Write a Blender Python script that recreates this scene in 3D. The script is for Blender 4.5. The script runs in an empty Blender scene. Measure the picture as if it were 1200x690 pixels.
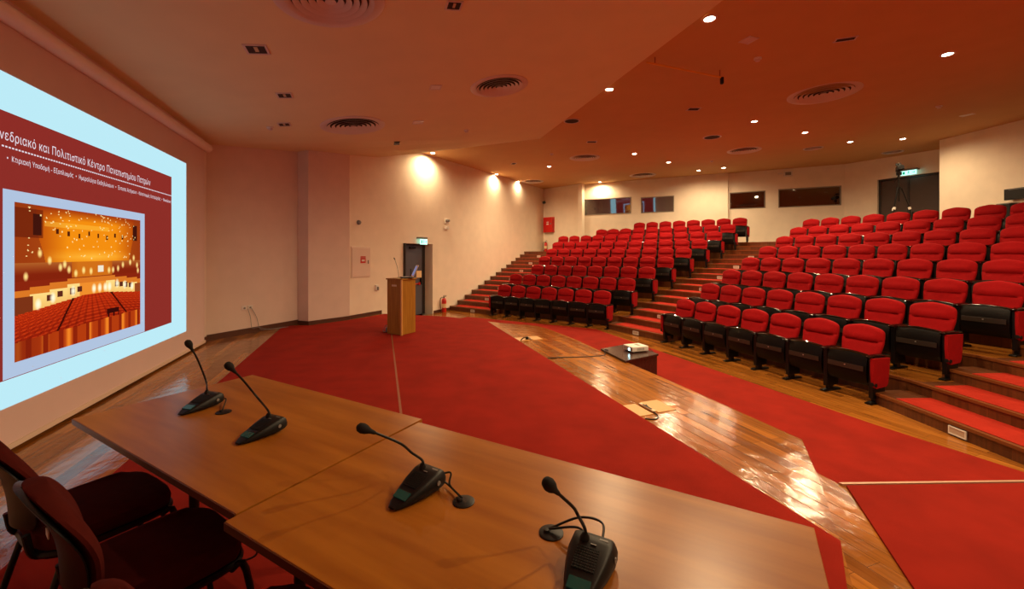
import bpy, bmesh, math, random
from math import sin, cos, pi, atan2, radians
from mathutils import Vector, Matrix
random.seed(7)
SC = bpy.context.scene
COL = SC.collection

# ---------------------------------------------------------------- camera, world, exposure
CAMZ = 1.9; F = 482.0; HY = 297.8          # camera height above the hall floor, focal length and horizon row in a 1200x690 frame
cd = bpy.data.cameras.new('camera'); cam = bpy.data.objects.new('camera', cd); COL.objects.link(cam)
cam.location = (0, 0, CAMZ); cam.rotation_euler = (pi/2, 0, 0)
cd.sensor_width = 36; cd.lens = F/1200*36; cd.shift_y = -(345-HY)/1200; cd.clip_start = .05; cd.clip_end = 200
SC.camera = cam
w = bpy.data.worlds.new('world'); SC.world = w; w.use_nodes = True
w.node_tree.nodes['Background'].inputs[0].default_value = (1, .62, .4, 1)
w.node_tree.nodes['Background'].inputs[1].default_value = .0
SC.view_settings.view_transform = 'Standard'; SC.view_settings.look = 'None'
SC.view_settings.exposure = 0.0; SC.view_settings.gamma = 1; SC.view_settings.use_curve_mapping = False
LAMP_W = 415.0                               # watts of every halogen downlight
LAMP_C = (1.0, .74, .42)
SCREEN_E = 1.0

# ---------------------------------------------------------------- helpers
def lin(c): return tuple(((v/255)/12.92 if v/255 <= .04045 else (((v/255)+.055)/1.055)**2.4) for v in c)
def X(px, py, z):                           # the point at height z seen at a place of the photograph
    D = (CAMZ-z)*F/(py-HY); return Vector(((px-600)/F*D, D, z))
def XD(px, py, D): return Vector(((px-600)/F*D, D, CAMZ-(py-HY)/F*D))
def ndm(m): return m.node_tree.nodes, m.node_tree.links

def mat(name, col, rough=.6, metal=0, var=0, vscale=8, bump=0, bscale=60, emit=None, es=1, stretch=None, sheen=0, spec=.5, coat=0, col2=None, detail=4):
    m = bpy.data.materials.new(name); m.use_nodes = True; n, l = ndm(m); b = n['Principled BSDF']
    b.inputs['Base Color'].default_value = (*col, 1); b.inputs['Roughness'].default_value = rough
    b.inputs['Metallic'].default_value = metal; b.inputs['Specular IOR Level'].default_value = spec
    if sheen: b.inputs['Sheen Weight'].default_value = sheen
    if coat: b.inputs['Coat Weight'].default_value = coat; b.inputs['Coat Roughness'].default_value = .12
    tc = n.new('ShaderNodeTexCoord'); mp = n.new('ShaderNodeMapping'); l.new(tc.outputs['Object'], mp.inputs[0])
    if stretch: mp.inputs['Scale'].default_value = stretch
    if var or col2:
        t = n.new('ShaderNodeTexNoise'); t.inputs['Scale'].default_value = vscale; t.inputs['Detail'].default_value = detail
        l.new(mp.outputs[0], t.inputs[0]); r = n.new('ShaderNodeValToRGB')
        c2 = col2 or tuple(c*(1-var) for c in col)
        r.color_ramp.elements[0].position = .32; r.color_ramp.elements[1].position = .68
        r.color_ramp.elements[0].color = (*c2, 1); r.color_ramp.elements[1].color = (*[min(1, c*(1+var*.5)) for c in col], 1)
        l.new(t.outputs['Fac'], r.inputs[0]); l.new(r.outputs[0], b.inputs['Base Color'])
    if bump:
        t2 = n.new('ShaderNodeTexNoise'); t2.inputs['Scale'].default_value = bscale; t2.inputs['Detail'].default_value = 3
        l.new(mp.outputs[0], t2.inputs[0]); bp = n.new('ShaderNodeBump'); bp.inputs['Strength'].default_value = bump; bp.inputs['Distance'].default_value = .01
        l.new(t2.outputs['Fac'], bp.inputs['Height']); l.new(bp.outputs[0], b.inputs['Normal'])
    if emit:
        b.inputs['Emission Color'].default_value = (*emit, 1); b.inputs['Emission Strength'].default_value = es
    return m

def plank_mat(name, c1, c2, c3, ang, rough, wid=.085, length=.95, bump=.22):
    m = bpy.data.materials.new(name); m.use_nodes = True; n, l = ndm(m); b = n['Principled BSDF']
    tc = n.new('ShaderNodeTexCoord'); mp = n.new('ShaderNodeMapping'); l.new(tc.outputs['Object'], mp.inputs[0])
    mp.inputs['Rotation'].default_value = (0, 0, ang)
    br = n.new('ShaderNodeTexBrick'); l.new(mp.outputs[0], br.inputs[0])
    br.offset = .37; br.inputs['Scale'].default_value = 1; br.inputs['Brick Width'].default_value = length; br.inputs['Row Height'].default_value = wid
    br.inputs['Mortar Size'].default_value = .0012; br.inputs['Mortar Smooth'].default_value = .2; br.inputs['Bias'].default_value = -.1
    br.inputs['Color1'].default_value = (*c1, 1); br.inputs['Color2'].default_value = (*c2, 1); br.inputs['Mortar'].default_value = (*[v*.6 for v in c3], 1)
    mp2 = n.new('ShaderNodeMapping'); l.new(mp.outputs[0], mp2.inputs[0]); mp2.inputs['Scale'].default_value = (.8, 14, 1)
    t = n.new('ShaderNodeTexNoise'); t.inputs['Scale'].default_value = 2.2; t.inputs['Detail'].default_value = 5; l.new(mp2.outputs[0], t.inputs[0])
    mx = n.new('ShaderNodeMixRGB'); mx.blend_type = 'MULTIPLY'; mx.inputs[0].default_value = .55
    r = n.new('ShaderNodeValToRGB'); r.color_ramp.elements[0].position = .3; r.color_ramp.elements[0].color = (.34, .30, .26, 1); r.color_ramp.elements[1].position = .60; r.color_ramp.elements[1].color = (1, 1, 1, 1)
    l.new(t.outputs['Fac'], r.inputs[0]); l.new(br.outputs[0], mx.inputs[1]); l.new(r.outputs[0], mx.inputs[2]); l.new(mx.outputs[0], b.inputs['Base Color'])
    t2 = n.new('ShaderNodeTexNoise'); t2.inputs['Scale'].default_value = 7.5; t2.inputs['Detail'].default_value = 7; l.new(mp.outputs[0], t2.inputs[0])
    bp = n.new('ShaderNodeBump'); bp.inputs['Strength'].default_value = bump; bp.inputs['Distance'].default_value = .02; l.new(t2.outputs['Fac'], bp.inputs['Height']); l.new(bp.outputs[0], b.inputs['Normal'])
    r2 = n.new('ShaderNodeMapRange'); r2.inputs[3].default_value = rough*.7; r2.inputs[4].default_value = rough*1.5
    t3 = n.new('ShaderNodeTexNoise'); t3.inputs['Scale'].default_value = 4; t3.inputs['Detail'].default_value = 4; l.new(mp.outputs[0], t3.inputs[0]); l.new(t3.outputs['Fac'], r2.inputs[0]); l.new(r2.outputs[0], b.inputs['Roughness'])
    b.inputs['Specular IOR Level'].default_value = .5
    return m

class MB:
    def __init__(s): s.v = []; s.f = []; s.sm = []
    def add(s, vs, fs, smooth=False, M=None):
        o = len(s.v); s.v += [tuple((M @ Vector(q)) if M else q) for q in vs]; s.f += [tuple(i+o for i in q) for q in fs]; s.sm += [smooth]*len(fs); return s
    def box(s, c, d, M=None, bev=0):
        x, y, z = (k/2 for k in d)
        if bev <= 0:
            vs = [(c[0]+a*x, c[1]+b*y, c[2]+e*z) for e in (-1, 1) for a, b in ((-1, -1), (1, -1), (1, 1), (-1, 1))]
            return s.add(vs, [(3, 2, 1, 0), (4, 5, 6, 7), (0, 1, 5, 4), (1, 2, 6, 5), (2, 3, 7, 6), (3, 0, 4, 7)], False, M)
        bm = bmesh.new(); bmesh.ops.create_cube(bm, size=1)
        for q in bm.verts: q.co = Vector((c[0]+q.co.x*d[0], c[1]+q.co.y*d[1], c[2]+q.co.z*d[2]))
        bmesh.ops.bevel(bm, geom=bm.edges[:], offset=bev, segments=2, affect='EDGES', profile=.5)
        bm.verts.index_update(); vs = [tuple(q.co) for q in bm.verts]; fs = [tuple(q.index for q in f.verts) for f in bm.faces]; bm.free()
        return s.add(vs, fs, False, M)
    def prism(s, poly, z0, z1, M=None):
        n = len(poly); a = sum(poly[i][0]*poly[(i+1) % n][1]-poly[(i+1) % n][0]*poly[i][1] for i in range(n))
        if a < 0: poly = poly[::-1]
        vs = [(p[0], p[1], z0) for p in poly]+[(p[0], p[1], z1) for p in poly]
        return s.add(vs, [tuple(range(n))[::-1], tuple(range(n, 2*n))]+[(i, (i+1) % n, n+(i+1) % n, n+i) for i in range(n)], False, M)
    def tube(s, pts, r, n=10, M=None, caps=True):
        pts = [Vector(p) for p in pts]; rs = r if isinstance(r, (list, tuple)) else [r]*len(pts); vs = []; fs = []
        up = None
        for i, p in enumerate(pts):
            t = (pts[min(i+1, len(pts)-1)]-pts[max(i-1, 0)]).normalized()
            if up is None: up = Vector((0, 0, 1)) if abs(t.z) < .9 else Vector((1, 0, 0))
            a = t.cross(up).normalized(); b = a.cross(t).normalized(); up = b
            vs += [tuple(p+a*rs[i]*cos(2*pi*k/n)+b*rs[i]*sin(2*pi*k/n)) for k in range(n)]
        for i in range(len(pts)-1):
            fs += [(i*n+k, i*n+(k+1) % n, (i+1)*n+(k+1) % n, (i+1)*n+k) for k in range(n)]
        if caps: fs += [tuple(range(n))[::-1], tuple((len(pts)-1)*n+k for k in range(n))]
        return s.add(vs, fs, True, M)
    def lathe(s, prof, n=32, M=None, closed=False):
        vs = [(r*cos(2*pi*k/n), r*sin(2*pi*k/n), z) for r, z in prof for k in range(n)]; m = len(prof); fs = []
        for i in range(m if closed else m-1):
            j = (i+1) % m
            fs += [(i*n+k, i*n+(k+1) % n, j*n+(k+1) % n, j*n+k) for k in range(n)]
        if not closed:
            if prof[0][0] > 1e-4: fs.append(tuple(range(n))[::-1])
            if prof[-1][0] > 1e-4: fs.append(tuple((m-1)*n+k for k in range(n)))
        return s.add(vs, fs, True, M)
    def build(s, name, m, parent=None, smooth=None):
        me = bpy.data.meshes.new(name); me.from_pydata(s.v, [], s.f); me.validate()
        o = bpy.data.objects.new(name, me); COL.objects.link(o); me.materials.append(m)
        bm = bmesh.new(); bm.from_mesh(me); bmesh.ops.remove_doubles(bm, verts=bm.verts, dist=1e-5); bmesh.ops.recalc_face_normals(bm, faces=bm.faces); bm.to_mesh(me); bm.free()
        if smooth or (smooth is None and any(s.sm)):
            for p in me.polygons: p.use_smooth = True
            me.set_sharp_from_angle(angle=radians(38))
        if parent: o.parent = parent
        return o

def tag(o, label, cat, group=None):
    o['label'] = label; o['category'] = cat
    if group: o['group'] = group
    return o
def empty(name, loc, rz=0, label=None, cat=None, group=None, rot=None):
    o = bpy.data.objects.new(name, None); COL.objects.link(o); o.location = loc; o.rotation_euler = rot or (0, 0, rz); o.empty_display_size = .1
    if label: tag(o, label, cat, group)
    return o
def struct(o): o['kind'] = 'structure'; return o
def copy_tree(o, parent=None):
    c = o.copy(); COL.objects.link(c); c.parent = parent
    for ch in list(o.children): copy_tree(ch, c)
    return c
def smooth_path(pts, n=6):
    P = [Vector(p) for p in pts]; P = [2*P[0]-P[1]]+P+[2*P[-1]-P[-2]]; out = []
    for i in range(1, len(P)-2):
        for k in range(n):
            t = k/n; a, b, c, d = P[i-1:i+3]
            out.append(.5*((2*b)+(c-a)*t+(2*a-5*b+4*c-d)*t*t+(3*b-3*c+d-a)*t**3))
    out.append(P[-2]); return out
def glyphs(txt, bold=0):
    cu = bpy.data.curves.new('t', 'FONT'); cu.body = txt; cu.size = 1; cu.offset = bold; cu.resolution_u = 4; cu.space_character = 1.08
    o = bpy.data.objects.new('t', cu); COL.objects.link(o); dg = bpy.context.evaluated_depsgraph_get(); dg.update()
    me = bpy.data.meshes.new_from_object(o.evaluated_get(dg)); vs = [tuple(v.co) for v in me.vertices]; fs = [tuple(p.vertices) for p in me.polygons]
    bpy.data.objects.remove(o); bpy.data.curves.remove(cu); bpy.data.meshes.remove(me); return vs, fs
def text_mesh(txt, width=None, height=None, bold=0):
    raw = txt.translate(str.maketrans({'\u03ba': '\u043a', '\u03c0': '\u043f', '\u03c3': 'o', '\u039a': 'K'}))   # twins of letters whose outlines do not fill
    vs, fs = glyphs(raw, bold); ov, _ = glyphs('o', bold); top = max(v[1] for v in ov)
    for i, ch in enumerate(txt):
        if ch == '\u03c3':                     # the bar of a sigma on top of its bowl
            xr = max(v[0] for v in glyphs(raw[:i+1], bold)[0]); k = len(vs)
            vs += [(xr-.30, top-.085, 0), (xr+.05, top-.085, 0), (xr+.05, top-.005, 0), (xr-.30, top-.005, 0)]; fs.append((k, k+1, k+2, k+3))
    x0 = min(v[0] for v in vs); x1 = max(v[0] for v in vs); y0 = min(v[1] for v in vs); y1 = max(v[1] for v in vs)
    sx = width/(x1-x0) if width else None; sy = height/(y1-y0) if height else sx
    if sx is None: sx = sy
    return [((v[0]-x0)*sx, (v[1]-y0)*sy, v[2]) for v in vs], fs

# ---------------------------------------------------------------- materials
aR = .340; aL = .912
uR = Vector((sin(aR), -cos(aR))); nR = Vector((cos(aR), sin(aR)))
uL = Vector((sin(aL), -cos(aL))); nL = Vector((cos(aL), sin(aL)))
PANG = -atan2(uR.y, uR.x)
M_wall = mat('painted_plaster', lin((244, 229, 208)), .85, var=.04, vscale=3, bump=.05, bscale=120)
M_wall_bounce = mat('plaster_red_bounce', lin((230, 208, 194)), .85, var=.04, vscale=3)  # pinkish bounce off the red carpet is mixed into this wall colour
M_ceil = mat('ceiling_paint', lin((206, 160, 102)), .9, var=.03, vscale=2)
M_slab = mat('soffit_paint', lin((232, 216, 168)), .9, var=.03, vscale=2)
M_floor = plank_mat('oak_planks', lin((176, 110, 42)), lin((122, 70, 24)), lin((84, 48, 16)), PANG, .115, wid=.11, length=1.1, bump=.30)
M_riser = plank_mat('riser_wood', lin((110, 62, 30)), lin((90, 48, 22)), lin((60, 30, 14)), 0, .35, wid=.2, length=2, bump=.04)
M_nose = mat('nosing_wood', lin((120, 66, 30)), .35)
M_carpet = mat('red_carpet', lin((148, 34, 22)), .95, var=.16, vscale=3, bump=.5, bscale=700, sheen=0, spec=.1)
M_carpet2 = mat('stair_carpet', lin((170, 44, 30)), .95, var=.1, vscale=6, bump=.4, bscale=600, sheen=0, spec=.1)
M_brass = mat('brass_strip', lin((150, 84, 50)), .5, .3)
M_base = mat('dark_baseboard', lin((88, 52, 36)), .45, var=.2, stretch=(1, 1, 8))
M_fabric = mat('red_seat_fabric', lin((152, 10, 16)), .85, var=.08, vscale=20, bump=.25, bscale=900, sheen=0, spec=.15)
M_plastic = mat('black_seat_plastic', lin((10, 7, 7)), .42, spec=.25, var=.1, vscale=12)
M_plastic2 = mat('dark_pan_plastic', lin((8, 5, 4)), .40, spec=.2, bump=.1, bscale=300)
M_band = mat('pan_band_plastic', lin((46, 38, 33)), .3)
M_arm = mat('black_lacquered_wood', lin((16, 9, 7)), .14, coat=.6)
M_metalb = mat('black_metal', lin((11, 10, 10)), .35, .3)
M_dot = mat('steel_bolt', lin((190, 185, 180)), .3, .8)
M_white = mat('white_plastic', lin((228, 222, 214)), .45)
M_grey = mat('grey_plastic', lin((130, 128, 126)), .5)
M_black = mat('black_plastic', lin((17, 17, 18)), .45, spec=.3, bump=.05, bscale=400)
M_redp = mat('red_enamel', lin((200, 34, 28)), .3)
M_frame = mat('aluminium_frame', lin((150, 140, 125)), .4, .5)
M_door = mat('grey_door_steel', lin((92, 92, 104)), .45, var=.04)
M_door2 = mat('brown_door_leaf', lin((74, 58, 50)), .5, var=.05)
M_dframe = mat('dark_door_frame', lin((46, 40, 40)), .45)
M_vent = mat('vent_enamel', lin((216, 200, 192)), .4)
M_ventd = mat('duct_dark', lin((50, 30, 22)), .8)
M_glow = mat('lamp_glow', (1, .9, .75), .5, emit=(1, .86, .66), es=30)
M_screen = mat('screen_fabric', lin((222, 194, 188)), .9, var=.03, vscale=2)
M_table = mat('cherry_veneer', lin((166, 104, 32)), .30, spec=.35, col2=lin((142, 82, 22)), var=.06, vscale=1.6, stretch=(.9, 9, 1), detail=3, bump=.03, bscale=50)
M_tedge = mat('table_edge', lin((92, 50, 30)), .4)
M_lect = mat('lectern_veneer', lin((170, 118, 40)), .45, spec=.3, col2=lin((150, 100, 30)), var=.1, vscale=2, stretch=(12, 12, 1))
M_cfab = mat('burgundy_fabric', lin((76, 24, 20)), .95, var=.1, vscale=25, bump=.3, bscale=700, spec=.05)
M_cback = mat('chair_shell_plastic', lin((20, 17, 17)), .42, spec=.3)
M_lcd = mat('green_display', lin((26, 62, 54)), .2, emit=lin((16, 60, 50)), es=.25)
M_dkwood = mat('dark_box_wood', lin((58, 34, 26)), .25, var=.15, vscale=3, stretch=(1, 10, 1))
M_paper = mat('pale_paper', lin((232, 200, 150)), .7)
M_copper = mat('floor_socket_lid', lin((214, 160, 96)), .4, .1)
M_booth = mat('booth_dark', lin((44, 34, 27)), .8)
M_silver = mat('silver_sticker', lin((214, 190, 160)), .3, .5)

def glass_mat(k):
    m = bpy.data.materials.new('booth_glass'); m.use_nodes = True; n, l = ndm(m); n.remove(n['Principled BSDF'])
    t = n.new('ShaderNodeBsdfTransparent'); t.inputs[0].default_value = (.62, .6, .56, 1)
    g = n.new('ShaderNodeBsdfGlossy'); g.inputs['Roughness'].default_value = .03; g.inputs[0].default_value = (.9, .95, 1, 1)
    mx = n.new('ShaderNodeMixShader'); mx.inputs[0].default_value = k
    l.new(t.outputs[0], mx.inputs[1]); l.new(g.outputs[0], mx.inputs[2]); l.new(mx.outputs[0], n['Material Output'].inputs[0]); return m
M_glass = glass_mat(.28); M_glass2 = glass_mat(.17)

# ---------------------------------------------------------------- plan of the room
STG = .30                                   # stage height above the hall floor
CA, CB, CC = 2.814, .019, .0277           # the hall ceiling climbs gently towards the back
def ceil(x, y): return CAMZ+CA+CB*x+CC*y
CEIL = CAMZ+3.55                            # above every ceiling point
sW = -2.78                                  # offset of the screen wall along nR
def on_line(px, p0, p1):                    # where the sight line of a column meets a wall in plan
    r = (px-600)/F; d = p1-p0; t = (r*p0.y-p0.x)/(d.x-r*d.y); return p0+d*t
def V2(x, y): return Vector((x, y))
S0 = V2((sW+4*nR.y)/nR.x, -4)
C0 = on_line(242, V2(*(nR*sW)), V2(*(nR*sW))+uR)
C1 = V2(-4.885, 9.38); C2 = V2(-4.59, 9.27); C3 = V2(-3.98, 10.08)
A = V2(1.67, 21.8)
DW0 = V2(-2.075, 14.09); dW = (A-DW0).normalized()
C4 = on_line(410, DW0, A)
B = V2(3.40, 19.98); B2 = V2(3.50, 20.3); E1 = V2(9.24, 17.6); E2 = V2(9.34, 17.75); Fp = V2(12.93, 16.0); G = V2(14.07, 13.54); H0 = V2(12.74, 12.26); H1 = V2(12.2, -4)
ROOM = [S0, C0, C1, C2, C3, C4, A, B, B2, E1, E2, Fp, G, H0, H1]

def wall(name, p0, p1, z0=-.1, z1=CEIL+.2, holes=(), th=.2, m=None):   # inside of the room lies to the right of p0 -> p1
    d = (p1-p0); L = d.length; d = d/L; nrm = V2(-d.y, d.x)*th; mb = MB()
    def piece(a, b, za, zb):
        if b-a < 1e-3 or zb-za < 1e-3: return
        q0 = p0+d*a; q1 = p0+d*b
        mb.prism([q0, q1, q1+nrm, q0+nrm], za, zb)
    t = 0
    for a, b, za, zb in sorted(holes):
        piece(t, a, z0, z1); piece(a, b, z0, za); piece(a, b, zb, z1); t = b
    piece(t, L, z0, z1)
    return struct(mb.build(name, m or M_wall))
def span(px, p0, p1): q = on_line(px, p0, p1); return (q-p0).dot((p1-p0).normalized())
def zat(px, py, p0, p1): q = on_line(px, p0, p1); return CAMZ-(py-HY)/F*q.y
def frame_of(px, py, p0, p1, off=0):        # a place on a wall: location and turn, local -Y looking into the room
    q = on_line(px, p0, p1); d = (p1-p0).normalized(); N = V2(d.y, -d.x); q3 = q+N*off
    return Vector((q3.x, q3.y, zat(px, py, p0, p1))), atan2(N.x, -N.y)

wall('wall_screen', S0, C0, m=M_wall_bounce)
wall('wall_left', C0, C1, m=M_wall_bounce)
wall('wall_left_pillar', C1, C2, m=M_wall_bounce); wall('wall_left_pillar', C2, C3, m=M_wall_bounce); wall('wall_left_pillar', C3, C4, m=M_wall_bounce)
dA, dB = span(472.5, C4, A), span(507, C4, A); dTop = 2.22
wall('wall_left_door', C4, A, holes=[(dA, dB, -.1, dTop)], th=.42)
wall('wall_back_left', A, B)
wall('wall_back_return', B, B2)
WN = []
def win(px0, px1, pyt, pyb, p0, p1):
    a, b = span(px0, p0, p1), span(px1, p0, p1); zt = zat((px0+px1)/2, pyt, p0, p1); zb = zat((px0+px1)/2, pyb, p0, p1)
    WN.append((p0, p1, a, b, zb, zt)); return (a, b, zb, zt)
h1 = win(685, 739.5, 232.2, 251.2, B2, E1); h2 = win(751, 790, 230.2, 249, B2, E1)
wall('wall_back_booth', B2, E1, holes=[h1, h2])
wall('wall_back_return', E1, E2)
h3 = win(855, 897, 224.5, 244.5, E2, Fp); h4 = win(912, 986, 219.5, 242, E2, Fp)
wall('wall_back_centre', E2, Fp, holes=[h3, h4])
gA, gB = span(1028, Fp, G), span(1101, Fp, G); PZ = .145*16
wall('wall_back_right', Fp, G, holes=[(gA, gB, PZ, PZ+2.3)], th=.3)
wall('wall_right_return', G, H0); wall('wall_right', H0, H1); wall('wall_rear', H1, S0)

def fmb(poly, z, th): return MB().prism(poly, z-th, z)
struct(fmb(ROOM, 0, .15).build('floor', M_floor))
cl = MB(); nr = len(ROOM); cl.add([(p.x, p.y, ceil(p.x, p.y)) for p in ROOM]+[(p.x, p.y, CEIL+.2) for p in ROOM], [tuple(range(nr))]+[tuple(range(nr, 2*nr))]+[(i, (i+1) % nr, nr+(i+1) % nr, nr+i) for i in range(nr)])
struct(cl.build('ceiling', M_ceil))

# lower sloping ceiling over the stage
S2 = 2.03; kS = (3.0-S2)/(4.25-sW)
def slab_pt(s, v): q = nR*s+uR*v; return Vector((q.x, q.y, CAMZ+S2+kS*(s-sW)))
def on_slab(px, py):
    r = (px-600)/F; e = -(py-HY)/F; D = (S2-kS*sW)/(e-kS*(nR.x*r+nR.y)); return XD(px, py, D)
sv = lambda p: p.x*uR.x+p.y*uR.y
p2 = on_line(242, V2(*(nR*sW)), V2(*(nR*sW))+uR); V2p = Vector((p2.x, p2.y, CAMZ+S2))
V3p = Vector((C2.x, C2.y, CAMZ+(HY-175.6)/F*C2.y)); V4p = Vector((C3.x, C3.y, CAMZ+(HY-181.3)/F*C3.y))
V1p = Vector((C1.x, C1.y, CAMZ+2.335))
q = on_line(410, DW0, A); V4q = Vector((q.x, q.y, V4p.z+.01))
q = on_line(443.3, DW0, A); V5p = Vector((q.x, q.y, CAMZ+(HY-184.3)/F*q.y)); q = on_line(494, DW0, A); V6p = Vector((q.x, q.y, ceil(q.x, q.y)-.004))
Wp = on_slab(633, 162.3)
Ap = slab_pt(sW, sv(V2p)+13); Ep = Vector((2.45, 4.63, CAMZ+2.86)); Ep = Ep+(Ep-Wp).normalized()*8.5; Ep.z = CAMZ+2.80
ring = [Ap, V2p, V1p, V3p, V4p, V4q, V5p, V6p, Wp, Ep]; n = len(ring)
sl = MB(); sl.add([tuple(p) for p in ring]+[(p.x, p.y, ceil(p.x, p.y)+.02) for p in ring],
    [(0, 1, 8), (0, 8, 9)]+[(i, i+1, 8) for i in range(1, 7)]+[(i, (i+1) % n, n+(i+1) % n, n+i) for i in range(n)])
struct(sl.build('ceiling_stage_soffit', M_slab))

# stage
def ST(px, py): p = X(px, py, STG); return V2(p.x, p.y)
edge = [ST(*p) for p in ((571, 376.5), (593, 379), (615, 380.4), (630.7, 382.2), (642.7, 385.6), (660, 392), (680, 400), (704, 411.3), (771, 440), (850, 475), (940, 515), (962, 567), (985, 635), (1000, 690))]
Lw = on_line(447, DW0, A)
far = [Lw, ST(485, 369.0), ST(520, 370.6)]
tail = [V2(.45, -.15), V2(-.3, -1.5), V2(-1.2, -4)]
stage_poly = [S0, C0, C1, C2, C3, C4]+far+edge+tail
struct(MB().prism(stage_poly, 0, STG).build('floor_stage', M_floor))
# carpet on the stage
c_in = ST(571, 376.6); cR = ST(985, 635)
b0 = ST(149, 541)
cL0 = b0+uR*(-(b0-C1).length*.985+.02); cL1 = b0+uR*6.2
def inset(p, d): return p-nR*d
carp = [cL1, cL0, C2+V2(.06, -.06), C3+V2(.05, -.08), Lw+V2(.12, -.14), ST(485, 369.4), ST(520, 371.0), c_in, cR, ST(1000, 690)+V2(-.03, 0), V2(.40, -.15), V2(-.35, -1.5), V2(-.9, -3)]
struct(MB().prism(carp, STG, STG+.008).build('floor_stage_carpet', M_carpet))
s0, s1 = ST(459, 393.5), ST(470, 486)
dd = (s1-s0).normalized(); nn = V2(-dd.y, dd.x)*.012
struct(MB().prism([s0+dd*-.1-nn, s0+dd*-.1+nn, s1+dd*2+nn, s1+dd*2-nn], STG+.008, STG+.011).build('trim_brass_seam', M_brass))
# hall-floor carpet that runs round the foot of the stage
def HF(px, py, z=0): p = X(px, py, z); return V2(p.x, p.y)
outer = [HF(548, 371.5), HF(698, 385.8), HF(760, 407.4), HF(1025, 498), HF(1200, 554), V2(4.9, 2.2), V2(4.9, -3)]
inner = [HF(548, 371.5)-nL*.5, edge[2], edge[6], edge[9], edge[10], edge[11], V2(2.3, 1), V2(2.0, -3)]
struct(MB().prism(outer+[p*1 for p in inner[::-1]], 0, .007).build('floor_hall_carpet', M_carpet))
# half-height landing beside the stage, part planks and part carpet
LZ = .15
def LP(px, py): p = X(px, py, LZ); return V2(p.x, p.y)
l0, l1, l2 = LP(946, 548), LP(985, 568), LP(1215, 565)
struct(MB().prism([l0, l1, l2, V2(4.6, -3), V2(-.4, -3), V2(-.3, -1.5), V2(.45, -.15), edge[13], edge[12], edge[11]], 0, LZ).build('floor_landing', M_floor))
l3 = LP(1070, 690)
struct(MB().prism([l1+V2(.02, -.03), l2+V2(0, -.03), V2(4.55, -3), l3+(l3-l1).normalized()*4.5, l3], LZ, LZ+.014).build('floor_landing_carpet', M_carpet))
mb = MB(); mb.prism([l1+V2(-.01, .006), l2+V2(0, .006), l2+V2(0, -.014), l1+V2(.0, -.016)], LZ, LZ+.016)
struct(mb.build('trim_landing_nosing', mat('pale_nosing', lin((205, 165, 140)), .4, .3)))

# ---------------------------------------------------------------- tiers and stairs
R0 = V2(3.723, 8.716); L0 = V2(-.198, 12.892)
offR = [0, -.258, -.541, -.815, -1.083, -1.322, -1.598, -1.874]
offL = [0, -.259, -.022, -.334, -.61, -.904, -1.189, .172, 1.51]
cntL = [7, 8, 8, 9, 10, 11, 12, 10, 8]
oR1, vR1 = nR.dot(R0), uR.dot(R0); oL1, vL1 = nL.dot(L0), uL.dot(L0)
PITCH = .55; DEP = .9305; RIS = .145
def Rp(o, v): return nR*o+uR*v
def Lp(o, v): return nL*o+uL*v
def fR(k): return oR1-.30+(k-1)*DEP/2
def fL(k): return oL1-.30+(k-1)*DEP/2
def rows(o, o1): return (o-o1)/DEP
def vRl(o): return vR1-.31-.267*rows(o, oR1)
def vRr(o): return vR1+6*PITCH+.31+.28*rows(o, oR1)
def vLr(o): return vL1+6*PITCH+.31+.2575*rows(o, oL1)
def vLl(o): return vL1-.31-.198*rows(o, oL1)
def wallpt(o):                               # tier front line meets the left wall
    d = A-DW0; t = (o-nL.dot(DW0))/nL.dot(d); return DW0+d*t
backpts = [A, B, B2, E1, E2, Fp, G, H0, V2(12.3, 3), V2(12.1, -4)]
tm = MB(); nose = MB(); cp = MB(); lights_at = []
NT = 16
def tri_strip_nose(p, q, z):
    d = (q-p).normalized(); nn = V2(-d.y, d.x)
    nose.prism([p-nn*.012, q-nn*.012, q+nn*.03, p+nn*.03], z-.03, z+.002)
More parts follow.
